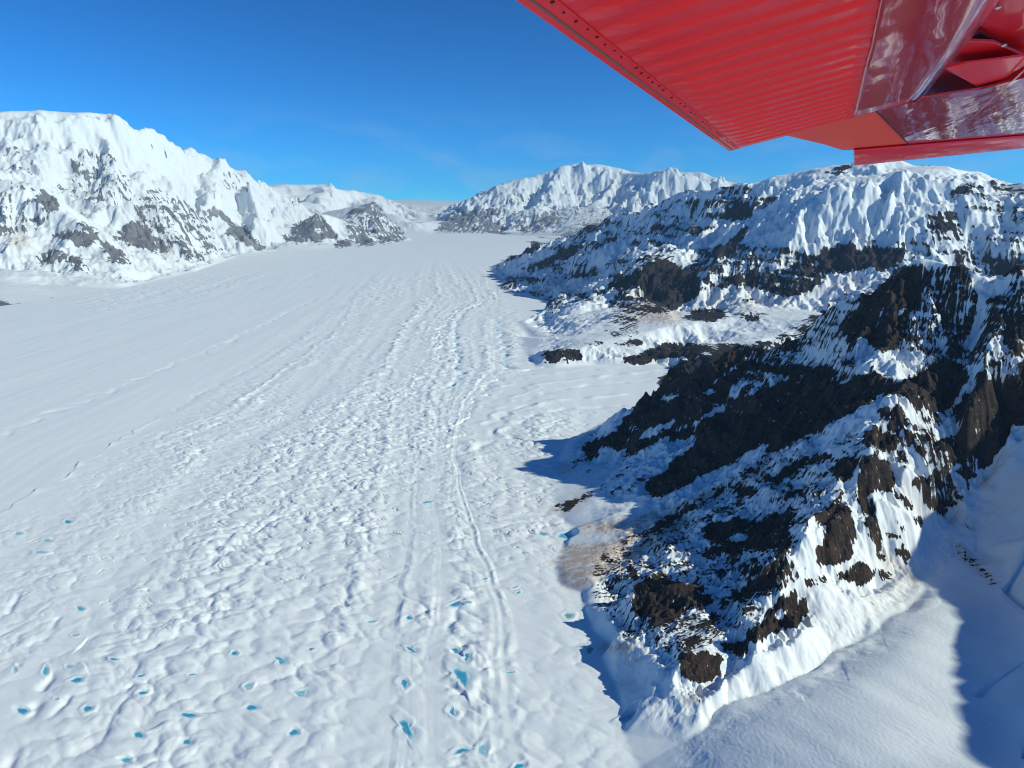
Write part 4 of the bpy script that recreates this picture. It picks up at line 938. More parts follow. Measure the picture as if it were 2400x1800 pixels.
# flow bands: position between traced flow lines, 0 .. 5 across the glacier
FLOW = [[(900, 600), (805, 640), (740, 700), (488, 822), (244, 924), (0, 1021), (-300, 1200)],
        [(960, 605), (900, 640), (830, 716), (785, 781), (651, 875), (505, 981), (252, 1046), (0, 1208), (-300, 1500)],
        [(1000, 600), (985, 650), (996, 695), (944, 770), (900, 840), (862, 922), (800, 1000), (700, 1130), (590, 1300), (480, 1500), (360, 1790)],
        [(1040, 600), (1060, 640), (1101, 700), (1039, 749), (1020, 798), (1009, 839), (971, 893), (944, 942), (955, 1030), (960, 1210), (931, 1400), (925, 1500), (900, 1800)],
        [(1080, 600), (1110, 640), (1134, 708), (1090, 727), (1069, 763), (1069, 801), (1077, 850), (1060, 903), (1050, 960), (1045, 1050), (1045, 1200), (1060, 1400), (1065, 1800)],
        [(1120, 600), (1165, 650), (1180, 740), (1190, 800), (1190, 865), (1140, 906), (1106, 942), (1080, 993), (1070, 1050), (1110, 1200), (1190, 1400), (1250, 1800)]]
m2 = (dist < 26000) & (np.abs(TT) < R(41)) & (GL > 0.01)
xq, yq = X[m2], Y[m2]
xl = []
for fl in FLOW:
    g = np.array([ground(*p)[:2] for p in fl]); g = g[np.argsort(g[:, 1])]
    xl.append(np.interp(yq, g[:, 1], g[:, 0]))
wob = 22 * perlin(xq / 300, yq / 500, 590) + 9 * perlin(xq / 70, yq / 160, 591)
xq2 = xq + wob
fu = np.zeros_like(xq)
for i in range(5):
    w = np.clip((xq2 - xl[i]) / np.maximum(xl[i + 1] - xl[i], 20), 0, 1)
    fu += w
fu += np.clip((xq2 - xl[5]) / 900, 0, 3) - np.clip((xl[0] - xq2) / 900, 0, 4)
st = 0.70 * perlin(fu * 2.6, yq / 7000, 600) + 0.50 * perlin(fu * 6.0, yq / 3500, 601) + 0.22 * perlin(fu * 12, yq / 1500, 602)
FB = np.zeros(X.shape, np.float32); FB[m2] = st
wet = sstep(1100, 2600, yq)
H[HMASK] += 0.60 * HB_ * np.clip(0.95 + 1.1 * FB[HMASK], 0.35, 1.45)
WID = np.stack([np.full(xq.shape, 900.0)] + [np.maximum(xl[i + 1] - xl[i], 20) for i in range(5)] + [np.full(xq.shape, 900.0)])
pos = np.clip(fu + 0.5, 0, 5.999)
k0 = pos.astype(np.int64); ar = np.arange(len(pos))
span = WID[k0, ar] * (1 - (pos - k0)) + WID[k0 + 1, ar] * (pos - k0)
spm = np.clip(span / 600, 0.12, 1)
H[m2] += 6.5 * st * spm * (0.35 + 0.65 * HU[m2]) * GL[m2] * (0.25 + 0.75 * wet)
# sharp crevasse lips
cr = 1 - np.abs(perlin(u1 / 48, v1 / 17, 520)) * 9
H[m] -= HU[m] * np.clip(cr, 0, 1) * 8.0 * np.clip(perlin(xm / 70, ym / 70, 521) * 3.0 - 0.9, 0, 1) * sstep(1700, 2600, dist[m])
# gentle swell everywhere on the ice
H += GL * (np.abs(TT) < R(41)) * (2.2 * perlin(X / 420, Y / 900, 530) + 0.5 * perlin((X + 0.12 * Y) / 60, Y / 500, 531))
ICE = np.zeros(X.shape, np.float32)
for view, kind, hgt, wid, pts in LINES:
    q = np.array([ground(*p)[:2] for p in F(view, pts)])
    lo, hi = q.min(0) - 6 * wid, q.max(0) + 6 * wid
    m = (X > lo[0]) & (X < hi[0]) & (Y > lo[1]) & (Y < hi[1])
    xm, ym = X[m], Y[m]
    wid = wid * 1.4
    jx = perlin(xm / 90, ym / 90, 540) * wid * 1.2 + perlin(xm / 260, ym / 260, 541) * wid * 1.4
    best = np.full(xm.shape, 1e9); side = np.zeros(xm.shape)
    for (ax, ay), (bx_, by_) in zip(q[:-1], q[1:]):
        dx, dy = bx_ - ax, by_ - ay
        t = np.clip(((xm + jx - ax) * dx + (ym - ay) * dy) / (dx * dx + dy * dy), 0, 1)
        ex, ey = xm + jx - ax - t * dx, ym - ay - t * dy
        d = np.hypot(ex, ey)
        s = np.sign(dx * ey - dy * ex)
        k = d < best
        best[k] = d[k]; side[k] = s[k]
    mod = np.clip(0.6 + 1.5 * perlin(xm / 110, ym / 110, 545), 0.0, 1.5) * GL[m]
    t = best / wid
    if kind == 'ridge':
        H[m] += hgt * mod * np.exp(-t * t)
        if hgt <= -8:
            ICE[m] = np.maximum(ICE[m], np.exp(-(t * 1.6) ** 2) * np.clip(-hgt / 16, 0, 1) * mod)
    else:
        H[m] += hgt * mod * np.where(side > 0, np.exp(-t * 1.2), -0.25 * np.exp(-t * t))

# ------------------------------------------------------------ meltwater ponds
def blob(cx, cy, w, h, ang=0, n=22, seed=1, wob=0.16):
    rnd = random.Random(seed)
    ph = [rnd.uniform(0, 6.28) for _ in range(4)]
    out = []
    for i in range(n):
        a = 2 * math.pi * i / n
        r = 1 + wob * math.sin(2 * a + ph[0]) * 0.6 + wob * math.sin(3 * a + ph[1]) * 0.6 + wob * 0.5 * math.sin(5 * a + ph[2])
        x, y = w / 2 * r * math.cos(a), h / 2 * r * math.sin(a)
        out.append((cx + x * math.cos(ang) - y * math.sin(ang), cy + x * math.sin(ang) + y * math.cos(ang)))
    return out

POND_AT = []
for view, tone, label, shape in PONDS:
    pts = blob(*shape, seed=len(POND_AT) + 3) if not isinstance(shape[0], tuple) else shape
    q = np.array([ground(*p)[:2] for p in F(view, pts)])
    c = q.mean(0)
    ang = np.arctan2(q[:, 1] - c[1], q[:, 0] - c[0]); rad = np.hypot(q[:, 0] - c[0], q[:, 1] - c[1])
    o = np.argsort(ang); ang, rad = ang[o], rad[o]
    AA = np.concatenate([ang - 2 * math.pi, ang, ang + 2 * math.pi]); RA = np.concatenate([rad, rad, rad])
    rmax = rad.max()
    m = (np.abs(X - c[0]) < rmax * 3.2) & (np.abs(Y - c[1]) < rmax * 3.2)
    rho = np.hypot(X[m] - c[0], Y[m] - c[1]) / np.maximum(np.interp(np.arctan2(Y[m] - c[1], X[m] - c[0]), AA, RA), 0.5)
    ins = rho < 1.3
    lv = float(np.percentile(H[m][ins], 30)) - 0.3 if ins.any() else 0.0
    bed = lv - 1.3 + 1.0 * np.clip(rho, 0, 1) ** 2
    rim = lv + 0.2 + 2.2 * np.clip(rho - 1.02, 0, 1)
    hh = np.where(rho < 1.02, bed, rim)
    k = sstep(1.35, 2.6, rho)
    H[m] = hh * (1 - k) + H[m] * k
    ICE[m] = np.maximum(ICE[m], 0.32 * sstep(1.9, 1.0, rho))
    POND_AT.append((view, tone, label, c, ang, rad, lv))

# ------------------------------------------------------------ materials
def nodes(name):
    mt = bpy.data.materials.new(name)
    mt.use_nodes = True
    nt = mt.node_tree
    for n in list(nt.nodes):
        nt.nodes.remove(n)
    out = nt.nodes.new('ShaderNodeOutputMaterial')
    b = nt.nodes.new('ShaderNodeBsdfPrincipled')
    nt.links.new(b.outputs[0], out.inputs[0])
    return mt, nt, b

def N(nt, typ, **kw):
    n = nt.nodes.new(typ)
    for k_, v_ in kw.items():
        if k_ in n.inputs:
            n.inputs[k_].default_value = v_
        else:
            setattr(n, k_, v_)
    return n

def math_n(nt, op, a, b=None, clamp=False):
    n = nt.nodes.new('ShaderNodeMath'); n.operation = op; n.use_clamp = clamp
    for i, v_ in enumerate((a, b)):
        if v_ is None:
            continue
        if hasattr(v_, 'links') or hasattr(v_, 'is_linked'):
            nt.links.new(v_, n.inputs[i])
        else:
            n.inputs[i].default_value = v_
    return n.outputs[0]

def mix_n(nt, f, a, b):
    n = nt.nodes.new('ShaderNodeMix'); n.data_type = 'RGBA'
    for sock, v_ in ((n.inputs[0], f), (n.inputs[6], a), (n.inputs[7], b)):
        if hasattr(v_, 'is_linked'):
            nt.links.new(v_, sock)
        elif isinstance(v_, (int, float)):
            sock.default_value = v_
        else:
            sock.default_value = (*v_, 1)
    return n.outputs[2]

SNOW = (0.80, 0.83, 0.87)
def mountain_mat(name, grain_m, dark, warm, pale, white=SNOW):
    """snow over rock: the 'rock' attribute says where, a fine noise breaks the edge"""
    mt, nt, b = nodes(name)
    co = N(nt, 'ShaderNodeTexCoord').outputs['Object']
    at_r = N(nt, 'ShaderNodeAttribute', attribute_name='rock').outputs['Fac']
    at_d = N(nt, 'ShaderNodeAttribute', attribute_name='dirt').outputs['Fac']
    at_i = N(nt, 'ShaderNodeAttribute', attribute_name='ice').outputs['Fac']
    def noise(scale, detail=4, rough=0.6):
        n = N(nt, 'ShaderNodeTexNoise'); n.inputs['Scale'].default_value = scale; n.inputs['Detail'].default_value = detail
        n.inputs['Roughness'].default_value = rough
        nt.links.new(co, n.inputs['Vector'])
        return n.outputs['Fac']
    fine = noise(1.0 / grain_m, 5, 0.7)
    mid = noise(0.22 / grain_m, 4)
    v_ = math_n(nt, 'ADD', at_r, math_n(nt, 'MULTIPLY', math_n(nt, 'SUBTRACT', fine, 0.5), 0.42))
    mr = N(nt, 'ShaderNodeMapRange'); mr.interpolation_type = 'SMOOTHSTEP'
    mr.inputs['From Min'].default_value = -0.05; mr.inputs['From Max'].default_value = 0.07
    nt.links.new(v_, mr.inputs['Value'])
    mask = mr.outputs['Result']
    rc = mix_n(nt, math_n(nt, 'MULTIPLY', math_n(nt, 'SUBTRACT', mid, 0.38), 4.0, True), dark, warm)
    rc = mix_n(nt, math_n(nt, 'MULTIPLY', math_n(nt, 'SUBTRACT', fine, 0.52), 3.0, True), rc, pale)
    dn = math_n(nt, 'MULTIPLY', math_n(nt, 'MULTIPLY', at_d, 1.7), math_n(nt, 'MULTIPLY', math_n(nt, 'SUBTRACT', fine, 0.22), 2.4, True), True)
    snow = mix_n(nt, dn, white, (.60, .46, .38))
    snow = mix_n(nt, at_i, snow, (0.30, 0.62, 0.78))
    c = mix_n(nt, mask, snow, rc)
    nt.links.new(c, b.inputs['Base Color'])
    b.inputs['Roughness'].default_value = 0.85
    b.inputs['Specular IOR Level'].default_value = 0.12
    bp = N(nt, 'ShaderNodeBump'); bp.inputs['Strength'].default_value = 1.0
    hgt = math_n(nt, 'MULTIPLY', math_n(nt, 'ADD', fine, mid), math_n(nt, 'ADD', math_n(nt, 'MULTIPLY', mask, 0.55 * grain_m), 0.06 * grain_m))
    nt.links.new(hgt, bp.inputs['Height'])
    bp.inputs['Distance'].default_value = 1.0
    nt.links.new(bp.outputs[0], b.inputs['Normal'])
    return mt

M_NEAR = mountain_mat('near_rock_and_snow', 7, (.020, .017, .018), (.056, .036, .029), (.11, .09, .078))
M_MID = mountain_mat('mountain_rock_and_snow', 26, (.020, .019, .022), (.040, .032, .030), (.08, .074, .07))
M_LEFT = mountain_mat('haze_paled_rock_and_snow', 40, (.15, .15, .165), (.22, .21, .21), (.31, .30, .30), (.72, .75, .785))  # rock colour paled to imitate haze over the left hills
M_FAR = mountain_mat('far_haze_paled_rock_and_snow', 70, (.20, .20, .22), (.27, .26, .27), (.36, .36, .37), (.68, .71, .745))  # distance haze put into paler rock; snow darkened so sunlit slopes keep detail
M_GLAC = mountain_mat('glacier_snow', 9, (.05, .05, .05), (.08, .07, .06), (.12, .11, .10))

# ------------------------------------------------------------ cut the sheet into its named pieces
ZW = H + gz(Y) + CAM_Z
face_lab = np.maximum(np.maximum(LAB[:-1, :-1], LAB[1:, :-1]), np.maximum(LAB[:-1, 1:], LAB[1:, 1:]))
SETS = [
 ('glacier', 'G', M_GLAC, 'broad white glacier with low hummocks and faint flow stripes filling the valley', 'glacier'),
 ('rocky_spur', 'S', M_NEAR, 'near dark rock spur streaked with snow, rising beside the glacier on the right', 'mountain'),
 ('snow_shoulder', 'N', M_NEAR, 'smooth white snow shoulder at the foot of the near spur, bottom right', 'snow slope'),
 ('neighbouring_ridge', 'E', M_NEAR, 'ridge beyond the right edge that shades the blue snow valley', 'mountain'),
 ('snow_mountain', 'M', M_MID, 'fluted snow mountain with dark rock bands behind the near spur', 'mountain'),
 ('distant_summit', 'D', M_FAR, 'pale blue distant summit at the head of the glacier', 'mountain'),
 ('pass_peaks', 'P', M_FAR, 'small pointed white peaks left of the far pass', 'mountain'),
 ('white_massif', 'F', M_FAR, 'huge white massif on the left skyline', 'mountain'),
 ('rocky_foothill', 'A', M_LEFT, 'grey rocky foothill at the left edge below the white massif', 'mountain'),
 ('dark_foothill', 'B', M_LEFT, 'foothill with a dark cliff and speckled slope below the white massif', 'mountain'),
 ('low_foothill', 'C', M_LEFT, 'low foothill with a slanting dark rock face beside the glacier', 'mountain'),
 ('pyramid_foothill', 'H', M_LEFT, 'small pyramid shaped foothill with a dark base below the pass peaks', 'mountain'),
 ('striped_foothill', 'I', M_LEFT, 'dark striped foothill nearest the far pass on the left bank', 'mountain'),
]
r_i, c_i = np.meshgrid(np.arange(NR - 1), np.arange(NT - 1), indexing='ij')
base = (r_i * NT + c_i)
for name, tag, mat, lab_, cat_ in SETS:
    m = face_lab == REG.index(tag)
    b0 = base[m]
    if len(b0) == 0:
        continue
    quads = np.stack([b0, b0 + 1, b0 + NT + 1, b0 + NT], 1)
    used, inv = np.unique(quads, return_inverse=True)
    me = bpy.data.meshes.new(name)
    nv, nf = len(used), len(b0)
    me.vertices.add(nv)
    co = np.stack([X.ravel()[used], Y.ravel()[used], ZW.ravel()[used]], 1).astype(np.float32)
    me.vertices.foreach_set('co', co.ravel())
    me.loops.add(nf * 4)
    me.loops.foreach_set('vertex_index', inv.reshape(-1).astype(np.int32))
    me.polygons.add(nf)
    me.polygons.foreach_set('loop_start', np.arange(0, nf * 4, 4, dtype=np.int32))
    me.polygons.foreach_set('loop_total', np.full(nf, 4, np.int32))
    me.polygons.foreach_set('use_smooth', np.ones(nf, bool))
    me.update(calc_edges=True)
    for an, arr in (('rock', RV), ('dirt', DT), ('ice', ICE)):
        at_ = me.attributes.new(an, 'FLOAT', 'POINT')
        at_.data.foreach_set('value', arr.ravel()[used].astype(np.float32))
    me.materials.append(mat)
    o = bpy.data.objects.new(name, me)
    col.objects.link(o)
    o['kind'] = 'structure'; o['label'] = lab_; o['category'] = cat_
WATER = []
for i, (c0, c1) in enumerate([((.03, .30, .52), (.05, .40, .62)), ((.06, .42, .58), (.14, .55, .68)), ((.16, .38, .34), (.22, .44, .38)), ((.22, .50, .64), (.45, .68, .76))]):
    mt, nt, b = nodes(('deep_meltwater', 'turquoise_meltwater', 'green_meltwater', 'pale_meltwater')[i])
    co = N(nt, 'ShaderNodeTexCoord').outputs['Object']
    n = N(nt, 'ShaderNodeTexNoise'); n.inputs['Scale'].default_value = 0.12; n.inputs['Detail'].default_value = 4
    nt.links.new(co, n.inputs['Vector'])
    body = mix_n(nt, math_n(nt, 'MULTIPLY', math_n(nt, 'SUBTRACT', n.outputs['Fac'], .35), 3.0, True), c0, c1)
    shore = N(nt, 'ShaderNodeAttribute', attribute_name='shore').outputs['Fac']
    n3 = N(nt, 'ShaderNodeTexNoise'); n3.inputs['Scale'].default_value = 0.45; n3.inputs['Detail'].default_value = 4
    nt.links.new(co, n3.inputs['Vector'])
    rim = math_n(nt, 'ADD', shore, math_n(nt, 'MULTIPLY', math_n(nt, 'SUBTRACT', n3.outputs['Fac'], .5), 0.9), True)
    body = mix_n(nt, math_n(nt, 'MULTIPLY', rim, 0.85), body, (.58, .75, .82))
    nt.links.new(body, b.inputs['Base Color'])
    b.inputs['Roughness'].default_value = 0.25
    b.inputs['IOR'].default_value = 1.33
    b.inputs['Specular IOR Level'].default_value = 0.2
    bp = N(nt, 'ShaderNodeBump'); bp.inputs['Strength'].default_value = 0.25; bp.inputs['Distance'].default_value = 0.3
    n2 = N(nt, 'ShaderNodeTexNoise'); n2.inputs['Scale'].default_value = 1.5
    nt.links.new(co, n2.inputs['Vector']); nt.links.new(n2.outputs['Fac'], bp.inputs['Height']); nt.links.new(bp.outputs[0], b.inputs['Normal'])
    WATER.append(mt)
for view, tone, label, c, ang, rad, lv in POND_AT:
    bm = bmesh.new()
    z0 = float(gz(c[1])) + CAM_Z + lv
    lay = bm.verts.layers.float.new('shore')
    rings = []
    for q_, zz, sh in ((1.10, 0.30, 1.0), (0.96, 0.22, 0.75), (0.82, 0.20, 0.25), (0.62, 0.20, 0.0), (0.3, 0.20, 0.0)):
        ring = []
        for a, r in zip(ang, rad):
            v = bm.verts.new((q_ * r * math.cos(a), q_ * r * math.sin(a), zz)); v[lay] = sh
            ring.append(v)
        rings.append(ring)
    low = [bm.verts.new((v.co.x * .9, v.co.y * .9, -0.9)) for v in rings[0]]
    nn = len(low)
    bm.faces.new(rings[-1]); bm.faces.new(list(reversed(low)))
    for r0_, r1_ in [(low, rings[0])] + list(zip(rings[:-1], rings[1:])):
        for i in range(nn):
            j = (i + 1) % nn
            bm.faces.new((r0_[i], r0_[j], r1_[j], r1_[i]))
    me = bpy.data.meshes.new('melt_pond'); bm.to_mesh(me); bm.free()
    me.materials.append(WATER[tone])
    o = bpy.data.objects.new('melt_pond', me)
    o.location = (c[0], c[1], z0)
    o['label'] = label; o['category'] = 'pond'; o['group'] = 'blue meltwater ponds on the glacier'; o['kind'] = 'thing'
    col.objects.link(o)

# ------------------------------------------------------------ aeroplane wing overhead
CR, CU, CF = Vector((1, 0, 0)), Vector((0, SP, CP)), Vector((0, CP, -SP))
def camvec(a, b, c):
    return (CR * a + CU * b + CF * c).normalized()
W_S = camvec(.42, .212, 1)                 # along the span, towards the tip
W_C = camvec(1, .15, -.452)                # along the chord, from trailing to leading edge
W_N = W_S.cross(W_C).normalized()
if W_N.z > 0:
    W_N = -W_N                             # points down, out of the underside
CAMP = Vector((0, 0, CAM_Z))
def pray(px, py):
    return Vector(ray(px, py))
_t = pray(1709, 353)
W_O = CAMP + _t * (7.0 / _t.length)        # tip end of the trailing edge
def wuv(px, py, off=0.0):
    """photo pixel -> span / chord position on the wing underside (off = metres below it)"""
    d = pray(px, py)
    k = ((W_O + W_N * off) - CAMP).dot(W_N) / d.dot(W_N)
    p = CAMP + d * k - W_O
    return (p.dot(W_S), p.dot(W_C))

def red_paint(name, c0, c1, rough, coat, wave=0.0, scale=3.0, stretch=1.0):
    mt, nt, b = nodes(name)
    co = N(nt, 'ShaderNodeTexCoord').outputs['Object']
    mp = N(nt, 'ShaderNodeMapping'); mp.inputs['Scale'].default_value = (0.6, stretch, 1.0)
    nt.links.new(co, mp.inputs['Vector'])
    n = N(nt, 'ShaderNodeTexNoise'); n.inputs['Scale'].default_value = 2.5; n.inputs['Detail'].default_value = 6
    nt.links.new(mp.outputs[0], n.inputs['Vector'])
    nt.links.new(mix_n(nt, n.outputs['Fac'], c0, c1), b.inputs['Base Color'])
    b.inputs['Roughness'].default_value = rough
    b.inputs['Specular IOR Level'].default_value = 0.16
    b.inputs['Coat Weight'].default_value = coat
    b.inputs['Coat Roughness'].default_value = 0.04
    if wave:
        n2 = N(nt, 'ShaderNodeTexNoise'); n2.inputs['Scale'].default_value = scale; n2.inputs['Detail'].default_value = 3
        nt.links.new(mp.outputs[0], n2.inputs['Vector'])
        bp = N(nt, 'ShaderNodeBump'); bp.inputs['Strength'].default_value = 1.0; bp.inputs['Distance'].default_value = wave
        nt.links.new(n2.outputs['Fac'], bp.inputs['Height'])
        nt.links.new(bp.outputs[0], b.inputs['Normal']); nt.links.new(bp.outputs[0], b.inputs['Coat Normal'])
    return mt
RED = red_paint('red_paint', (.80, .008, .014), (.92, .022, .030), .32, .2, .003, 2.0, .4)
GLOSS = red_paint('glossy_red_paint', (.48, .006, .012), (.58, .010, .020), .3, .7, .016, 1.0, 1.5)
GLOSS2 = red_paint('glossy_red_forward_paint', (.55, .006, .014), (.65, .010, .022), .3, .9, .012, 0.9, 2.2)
ORANGE = red_paint('faded_orange_red_paint', (.78, .045, .025), (.82, .075, .04), .5, .05)
DARKRED = red_paint('deep_red_paint', (.62, .003, .008), (.70, .006, .012), .4, .15)
BLACK, _nt, _b = nodes('dark_gap'); _b.inputs['Base Color'].default_value = (.012, .010, .012, 1); _b.inputs['Roughness'].default_value = .8
STEEL, _nt, _b = nodes('bare_metal'); _b.inputs['Base Color'].default_value = (.55, .53, .5, 1); _b.inputs['Metallic'].default_value = .9; _b.inputs['Roughness'].default_value = .35
GRIME, _nt, _b = nodes('grimy_edge'); _b.inputs['Base Color'].default_value = (.17, .085, .075, 1); _b.inputs['Roughness'].default_value = .8

wing = bpy.data.objects.new('aircraft_wing', None)
W_M = None
from mathutils import Matrix
W_M = Matrix((( W_S.x, W_C.x, W_N.x, W_O.x), (W_S.y, W_C.y, W_N.y, W_O.y), (W_S.z, W_C.z, W_N.z, W_O.z), (0, 0, 0, 1)))
# a right-handed frame: span, chord, down
if W_M.to_3x3().determinant() < 0:
    W_M = Matrix((( W_S.x, -W_C.x, W_N.x, W_O.x), (W_S.y, -W_C.y, W_N.y, W_O.y), (W_S.z, -W_C.z, W_N.z, W_O.z), (0, 0, 0, 1)))
    CS = -1.0
else:
    CS = 1.0
wing.matrix_world = W_M
wing['label'] = 'red aeroplane wing seen from below with ribbed flap and glossy skin, upper right'
wing['category'] = 'aircraft wing'
wing['kind'] = 'thing'
col.objects.link(wing)

def part(name, bm, mat, parent=wing, smooth=False):
    bmesh.ops.recalc_face_normals(bm, faces=bm.faces)
    me = bpy.data.meshes.new(name); bm.to_mesh(me); bm.free()
    if smooth:
        for p in me.polygons:
            p.use_smooth = True
    me.materials.append(mat)
    o = bpy.data.objects.new(name, me)
    o.parent = parent
    col.objects.link(o)
    return o

def slab(name, pix, off, thick, mat, parent=wing, bev=0.004):
    """plate on the wing's underside: outline in photo pixels, its lower face 'off' metres below the skin plane"""
    bm = bmesh.new()
    pts = [wuv(px, py, off) for px, py in pix]
    lo = [bm.verts.new((s, c * CS, off)) for s, c in pts]
    hi = [bm.verts.new((s, c * CS, off - thick)) for s, c in pts]
    bm.faces.new(lo); bm.faces.new(list(reversed(hi)))
    for i in range(len(lo)):
        j = (i + 1) % len(lo)
        bm.faces.new((lo[i], lo[j], hi[j], hi[i]))
    if bev:
        es = [e for e in bm.edges if all(v in lo for v in e.verts)]
        bmesh.ops.bevel(bm, geom=es, offset=bev, segments=2, affect='EDGES', profile=.5)
    return part(name, bm, mat, parent)

# ribbed flap: corrugations run along the chord, one shallow bead after another
ta, tb = wuv(1100, -80), wuv(1709, 353)                 # trailing edge
ha, hb = wuv(2064, 0), wuv(2001, 274)                   # hinge line
ex = wuv(1843, 318)                                     # where the end edge meets the tip plate
S0, S1 = wuv(1100, -80)[0], 0.0
def lerp_line(p, q, s):
    return p[1] + (q[1] - p[1]) * (s - p[0]) / (q[0] - p[0])
bm = bmesh.new()
PITCH_R = 0.225
prof = []
s = S0 - 0.8
while s < S1 - 0.02:
    for f, z in ((0, 0), (.12, .0), (.20, .012), (.25, .015), (.53, .015), (.58, .012), (.66, 0), (.8, 0)):
        prof.append((s + f * PITCH_R, z))
    s += PITCH_R
prof = [p for p in prof if p[0] < -0.03] + [(-0.02, 0), (0.0, 0)]
NC = 14
grid = []
for s_, z_ in prof:
    c_a = lerp_line(ta, tb, s_) + 0.085
    sh = hb[0]
    c_b = lerp_line(ha, hb, s_) if s_ <= sh else hb[1] + (ex[1] - hb[1]) * (s_ - sh) / (ex[0] - sh)
    row = []
    for j in range(NC + 1):
        f = j / NC
        k_ = min(1, f / .12, (1 - f) / .03)
        row.append(bm.verts.new((s_, (c_a + (c_b - c_a) * f) * CS, z_ * max(0, k_))))
    grid.append(row)
for a_, b_ in zip(grid[:-1], grid[1:]):
    for j in range(NC):
        bm.faces.new((a_[j], a_[j + 1], b_[j + 1], b_[j]))
# close it upwards into a body
top = bmesh.ops.extrude_face_region(bm, geom=list(bm.faces))
for v in [g for g in top['geom'] if isinstance(g, bmesh.types.BMVert)]:
    v.co.z = -0.03
part('ribbed_flap', bm, RED, smooth=False)
# flat trailing edge strip with rivets
bm = bmesh.new()
def strip(c_in, c_out, z0, z1):
    q = []
    for s_ in (S0 - .8, 0.0):
        b_ = lerp_line(ta, tb, s_)
        q.append([bm.verts.new((s_, (b_ + c_in) * CS, z0)), bm.verts.new((s_, (b_ + c_out) * CS, z0)), bm.verts.new((s_, (b_ + c_out) * CS, z1)), bm.verts.new((s_, (b_ + c_in) * CS, z1))])
    for i in range(4):
        j = (i + 1) % 4
        bm.faces.new((q[0][i], q[0][j], q[1][j], q[1][i]))
    bm.faces.new(q[0]); bm.faces.new(q[1])
strip(0.0, 0.085, 0.004, -0.022)
part('trailing_edge', bm, RED)
bm = bmesh.new(); strip(0.026, 0.036, 0.0055, -0.002); part('grimy_seam', bm, GRIME)
s_ = S0 - .5
rr = random.Random(5)
while s_ < -0.05:
    c_ = lerp_line(ta, tb, s_) + 0.07 + rr.uniform(-.004, .004)
    r_ = 0.0062 * rr.choice((.7, 1, 1.2))
    if s_ > S0 - .1:
        bm = bmesh.new()
        bmesh.ops.create_cone(bm, cap_ends=True, segments=10, radius1=r_, radius2=r_, depth=.012, matrix=Matrix.Translation((s_, c_ * CS, 0.0015)))
        part('drain_hole', bm, BLACK)
    s_ += PITCH_R * rr.choice((.5, .5, 1))

# smooth skin ahead of the hinge, rolled up along its far edge
bm = bmesh.new()
lft = [(2066, -70), (2064, 0), (2039, 119), (2028, 155), (2001, 274)]
rgt = [(2390, -70), (2342, 0), (2250, 126), (2164, 222), (2146, 236)]
def resample(pl, n):
    d = [0]
    for a_, b_ in zip(pl[:-1], pl[1:]):
        d.append(d[-1] + math.dist(a_, b_))
    return [(float(np.interp(d[-1] * i / n, d, [p[0] for p in pl])), float(np.interp(d[-1] * i / n, d, [p[1] for p in pl]))) for i in range(n + 1)]
L_, R_ = resample(lft, 24), resample(rgt, 24)
g_ = []
for a_, b_ in zip(L_, R_):
    row = []
    for j in range(21):
        f = j / 20
        off = 0.012 + 0.03 * math.sin(f * math.pi) * 0.5 - 0.10 * max(0, (f - .82) / .18) ** 2
        s_, c_ = wuv(a_[0] + (b_[0] - a_[0]) * f, a_[1] + (b_[1] - a_[1]) * f, off)
        row.append(bm.verts.new((s_, c_ * CS, off)))
    g_.append(row)
for a_, b_ in zip(g_[:-1], g_[1:]):
    for j in range(20):
        bm.faces.new((a_[j], a_[j + 1], b_[j + 1], b_[j]))
ext = bmesh.ops.extrude_face_region(bm, geom=list(bm.faces))
for v in [q for q in ext['geom'] if isinstance(q, bmesh.types.BMVert)]:
    v.co.z -= 0.012
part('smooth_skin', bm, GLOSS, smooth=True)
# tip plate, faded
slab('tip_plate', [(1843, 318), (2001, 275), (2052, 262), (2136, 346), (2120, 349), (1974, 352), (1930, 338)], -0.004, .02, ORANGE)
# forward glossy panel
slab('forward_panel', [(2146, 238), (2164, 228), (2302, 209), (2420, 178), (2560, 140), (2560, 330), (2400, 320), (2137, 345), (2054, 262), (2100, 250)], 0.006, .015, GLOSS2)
slab('panel_seam', [(2136, 346), (2138, 345), (2056, 262), (2053, 262)], 0.011, .01, BLACK, bev=0)
slab('panel_lap', [(2236, 318), (2240, 318), (2420, 150), (2414, 150)], 0.011, .006, GLOSS2, bev=0)
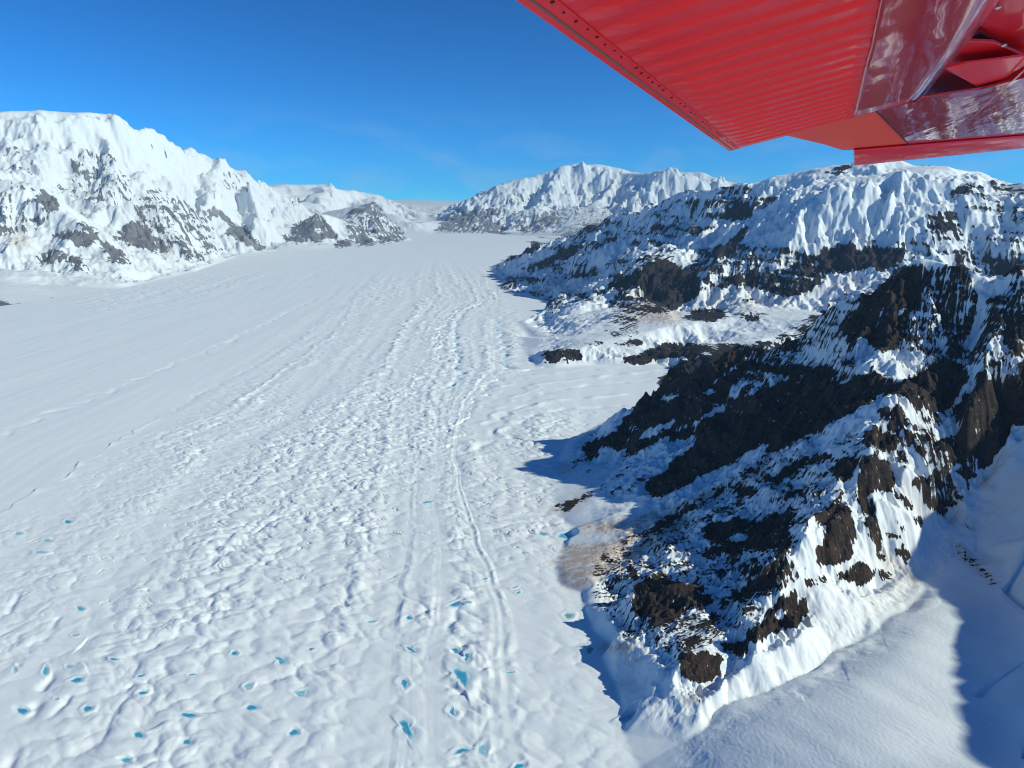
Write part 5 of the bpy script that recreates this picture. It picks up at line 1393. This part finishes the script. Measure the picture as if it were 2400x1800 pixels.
# inside of the slot: back wall, plates, bracket
slab('slot_roof', [(2140, 245), (2300, -90), (2600, -90), (2600, 330), (2300, 300)], -0.34, .02, DARKRED, bev=0)
slab('upper_plate', [(2342, -5), (2600, -90), (2600, 200), (2400, 126), (2300, 62)], -0.17, .015, DARKRED)
slab('slot_shadow', [(2276, 90), (2296, 78), (2410, 128), (2410, 140), (2350, 112), (2330, 94), (2278, 93)], -0.20, .01, BLACK, bev=0)
slab('bracket', [(2223, 158), (2262, 98), (2328, 100), (2400, 131), (2420, 136), (2240, 157)], -0.10, .02, DARKRED)
slab('hinge_plate', [(2216, 161), (2262, 150), (2408, 131), (2408, 150), (2318, 206), (2300, 209)], -0.03, .015, RED)
slab('hinge_cheek', [(2160, 232), (2214, 163), (2304, 208), (2250, 217)], -0.16, .012, DARKRED)
for px, py in ((2339, 18), (2353, 106), (2393, 135)):
    off = -0.07 if py > 100 else -0.15
    s_, c_ = wuv(px, py, off)
    bm = bmesh.new()
    bmesh.ops.create_uvsphere(bm, u_segments=14, v_segments=8, radius=.016, matrix=Matrix.Translation((s_, c_ * CS, off)) @ Matrix.Scale(.6, 4, (0, 0, 1)))
    part('bolt_head', bm, STEEL, smooth=True)
# rounded bar along the leading edge, cut square at its near end
bm = bmesh.new()
p0 = [wuv(2002, 352, 0.02), wuv(2002, 384, 0.02)]
p1 = [wuv(2600, 300, 0.02), wuv(2600, 325, 0.02)]
rings = []
for (pa, pb) in (p0, p1):
    cs_, cc_ = (pa[0] + pb[0]) / 2, (pa[1] + pb[1]) / 2
    hs_, hc_ = (pb[0] - pa[0]) / 2, (pb[1] - pa[1]) / 2
    ring = []
    for i in range(20):
        a_ = 2 * math.pi * i / 20
        ring.append(bm.verts.new((cs_ + hs_ * math.cos(a_), (cc_ + hc_ * math.cos(a_)) * CS, 0.02 + 0.07 * math.sin(a_))))
    rings.append(ring)
for i in range(20):
    j = (i + 1) % 20
    bm.faces.new((rings[0][i], rings[0][j], rings[1][j], rings[1][i]))
bm.faces.new(rings[0]); bm.faces.new(list(reversed(rings[1])))
part('leading_edge_bar', bm, RED, smooth=False)

# ------------------------------------------------------------ the air
bm = bmesh.new()
bmesh.ops.create_cube(bm, size=1.0)
me = bpy.data.meshes.new('haze'); bm.to_mesh(me); bm.free()
hz = bpy.data.objects.new('haze', me)
lo = Vector((float(X.min()) - 400, float(Y.min()) - 1500, float(ZW.min()) - 1.0 - 60))
hi = Vector((float(X.max()) + 400, float(Y.max()) + 400, max(float(ZW.max()), CAM_Z) + 25))
hz.location = (lo + hi) / 2
hz.scale = hi - lo
mt = bpy.data.materials.new('haze_air'); mt.use_nodes = True
nt = mt.node_tree
for n in list(nt.nodes):
    nt.nodes.remove(n)
out = nt.nodes.new('ShaderNodeOutputMaterial')
pv = nt.nodes.new('ShaderNodeVolumePrincipled')
pv.inputs['Color'].default_value = (.36, .63, 1.0, 1)
pv.inputs['Density'].default_value = 1.15e-5
pv.inputs['Anisotropy'].default_value = 0.1
nt.links.new(pv.outputs[0], out.inputs['Volume'])
me.materials.append(mt)
hz['kind'] = 'stuff'
col.objects.link(hz)
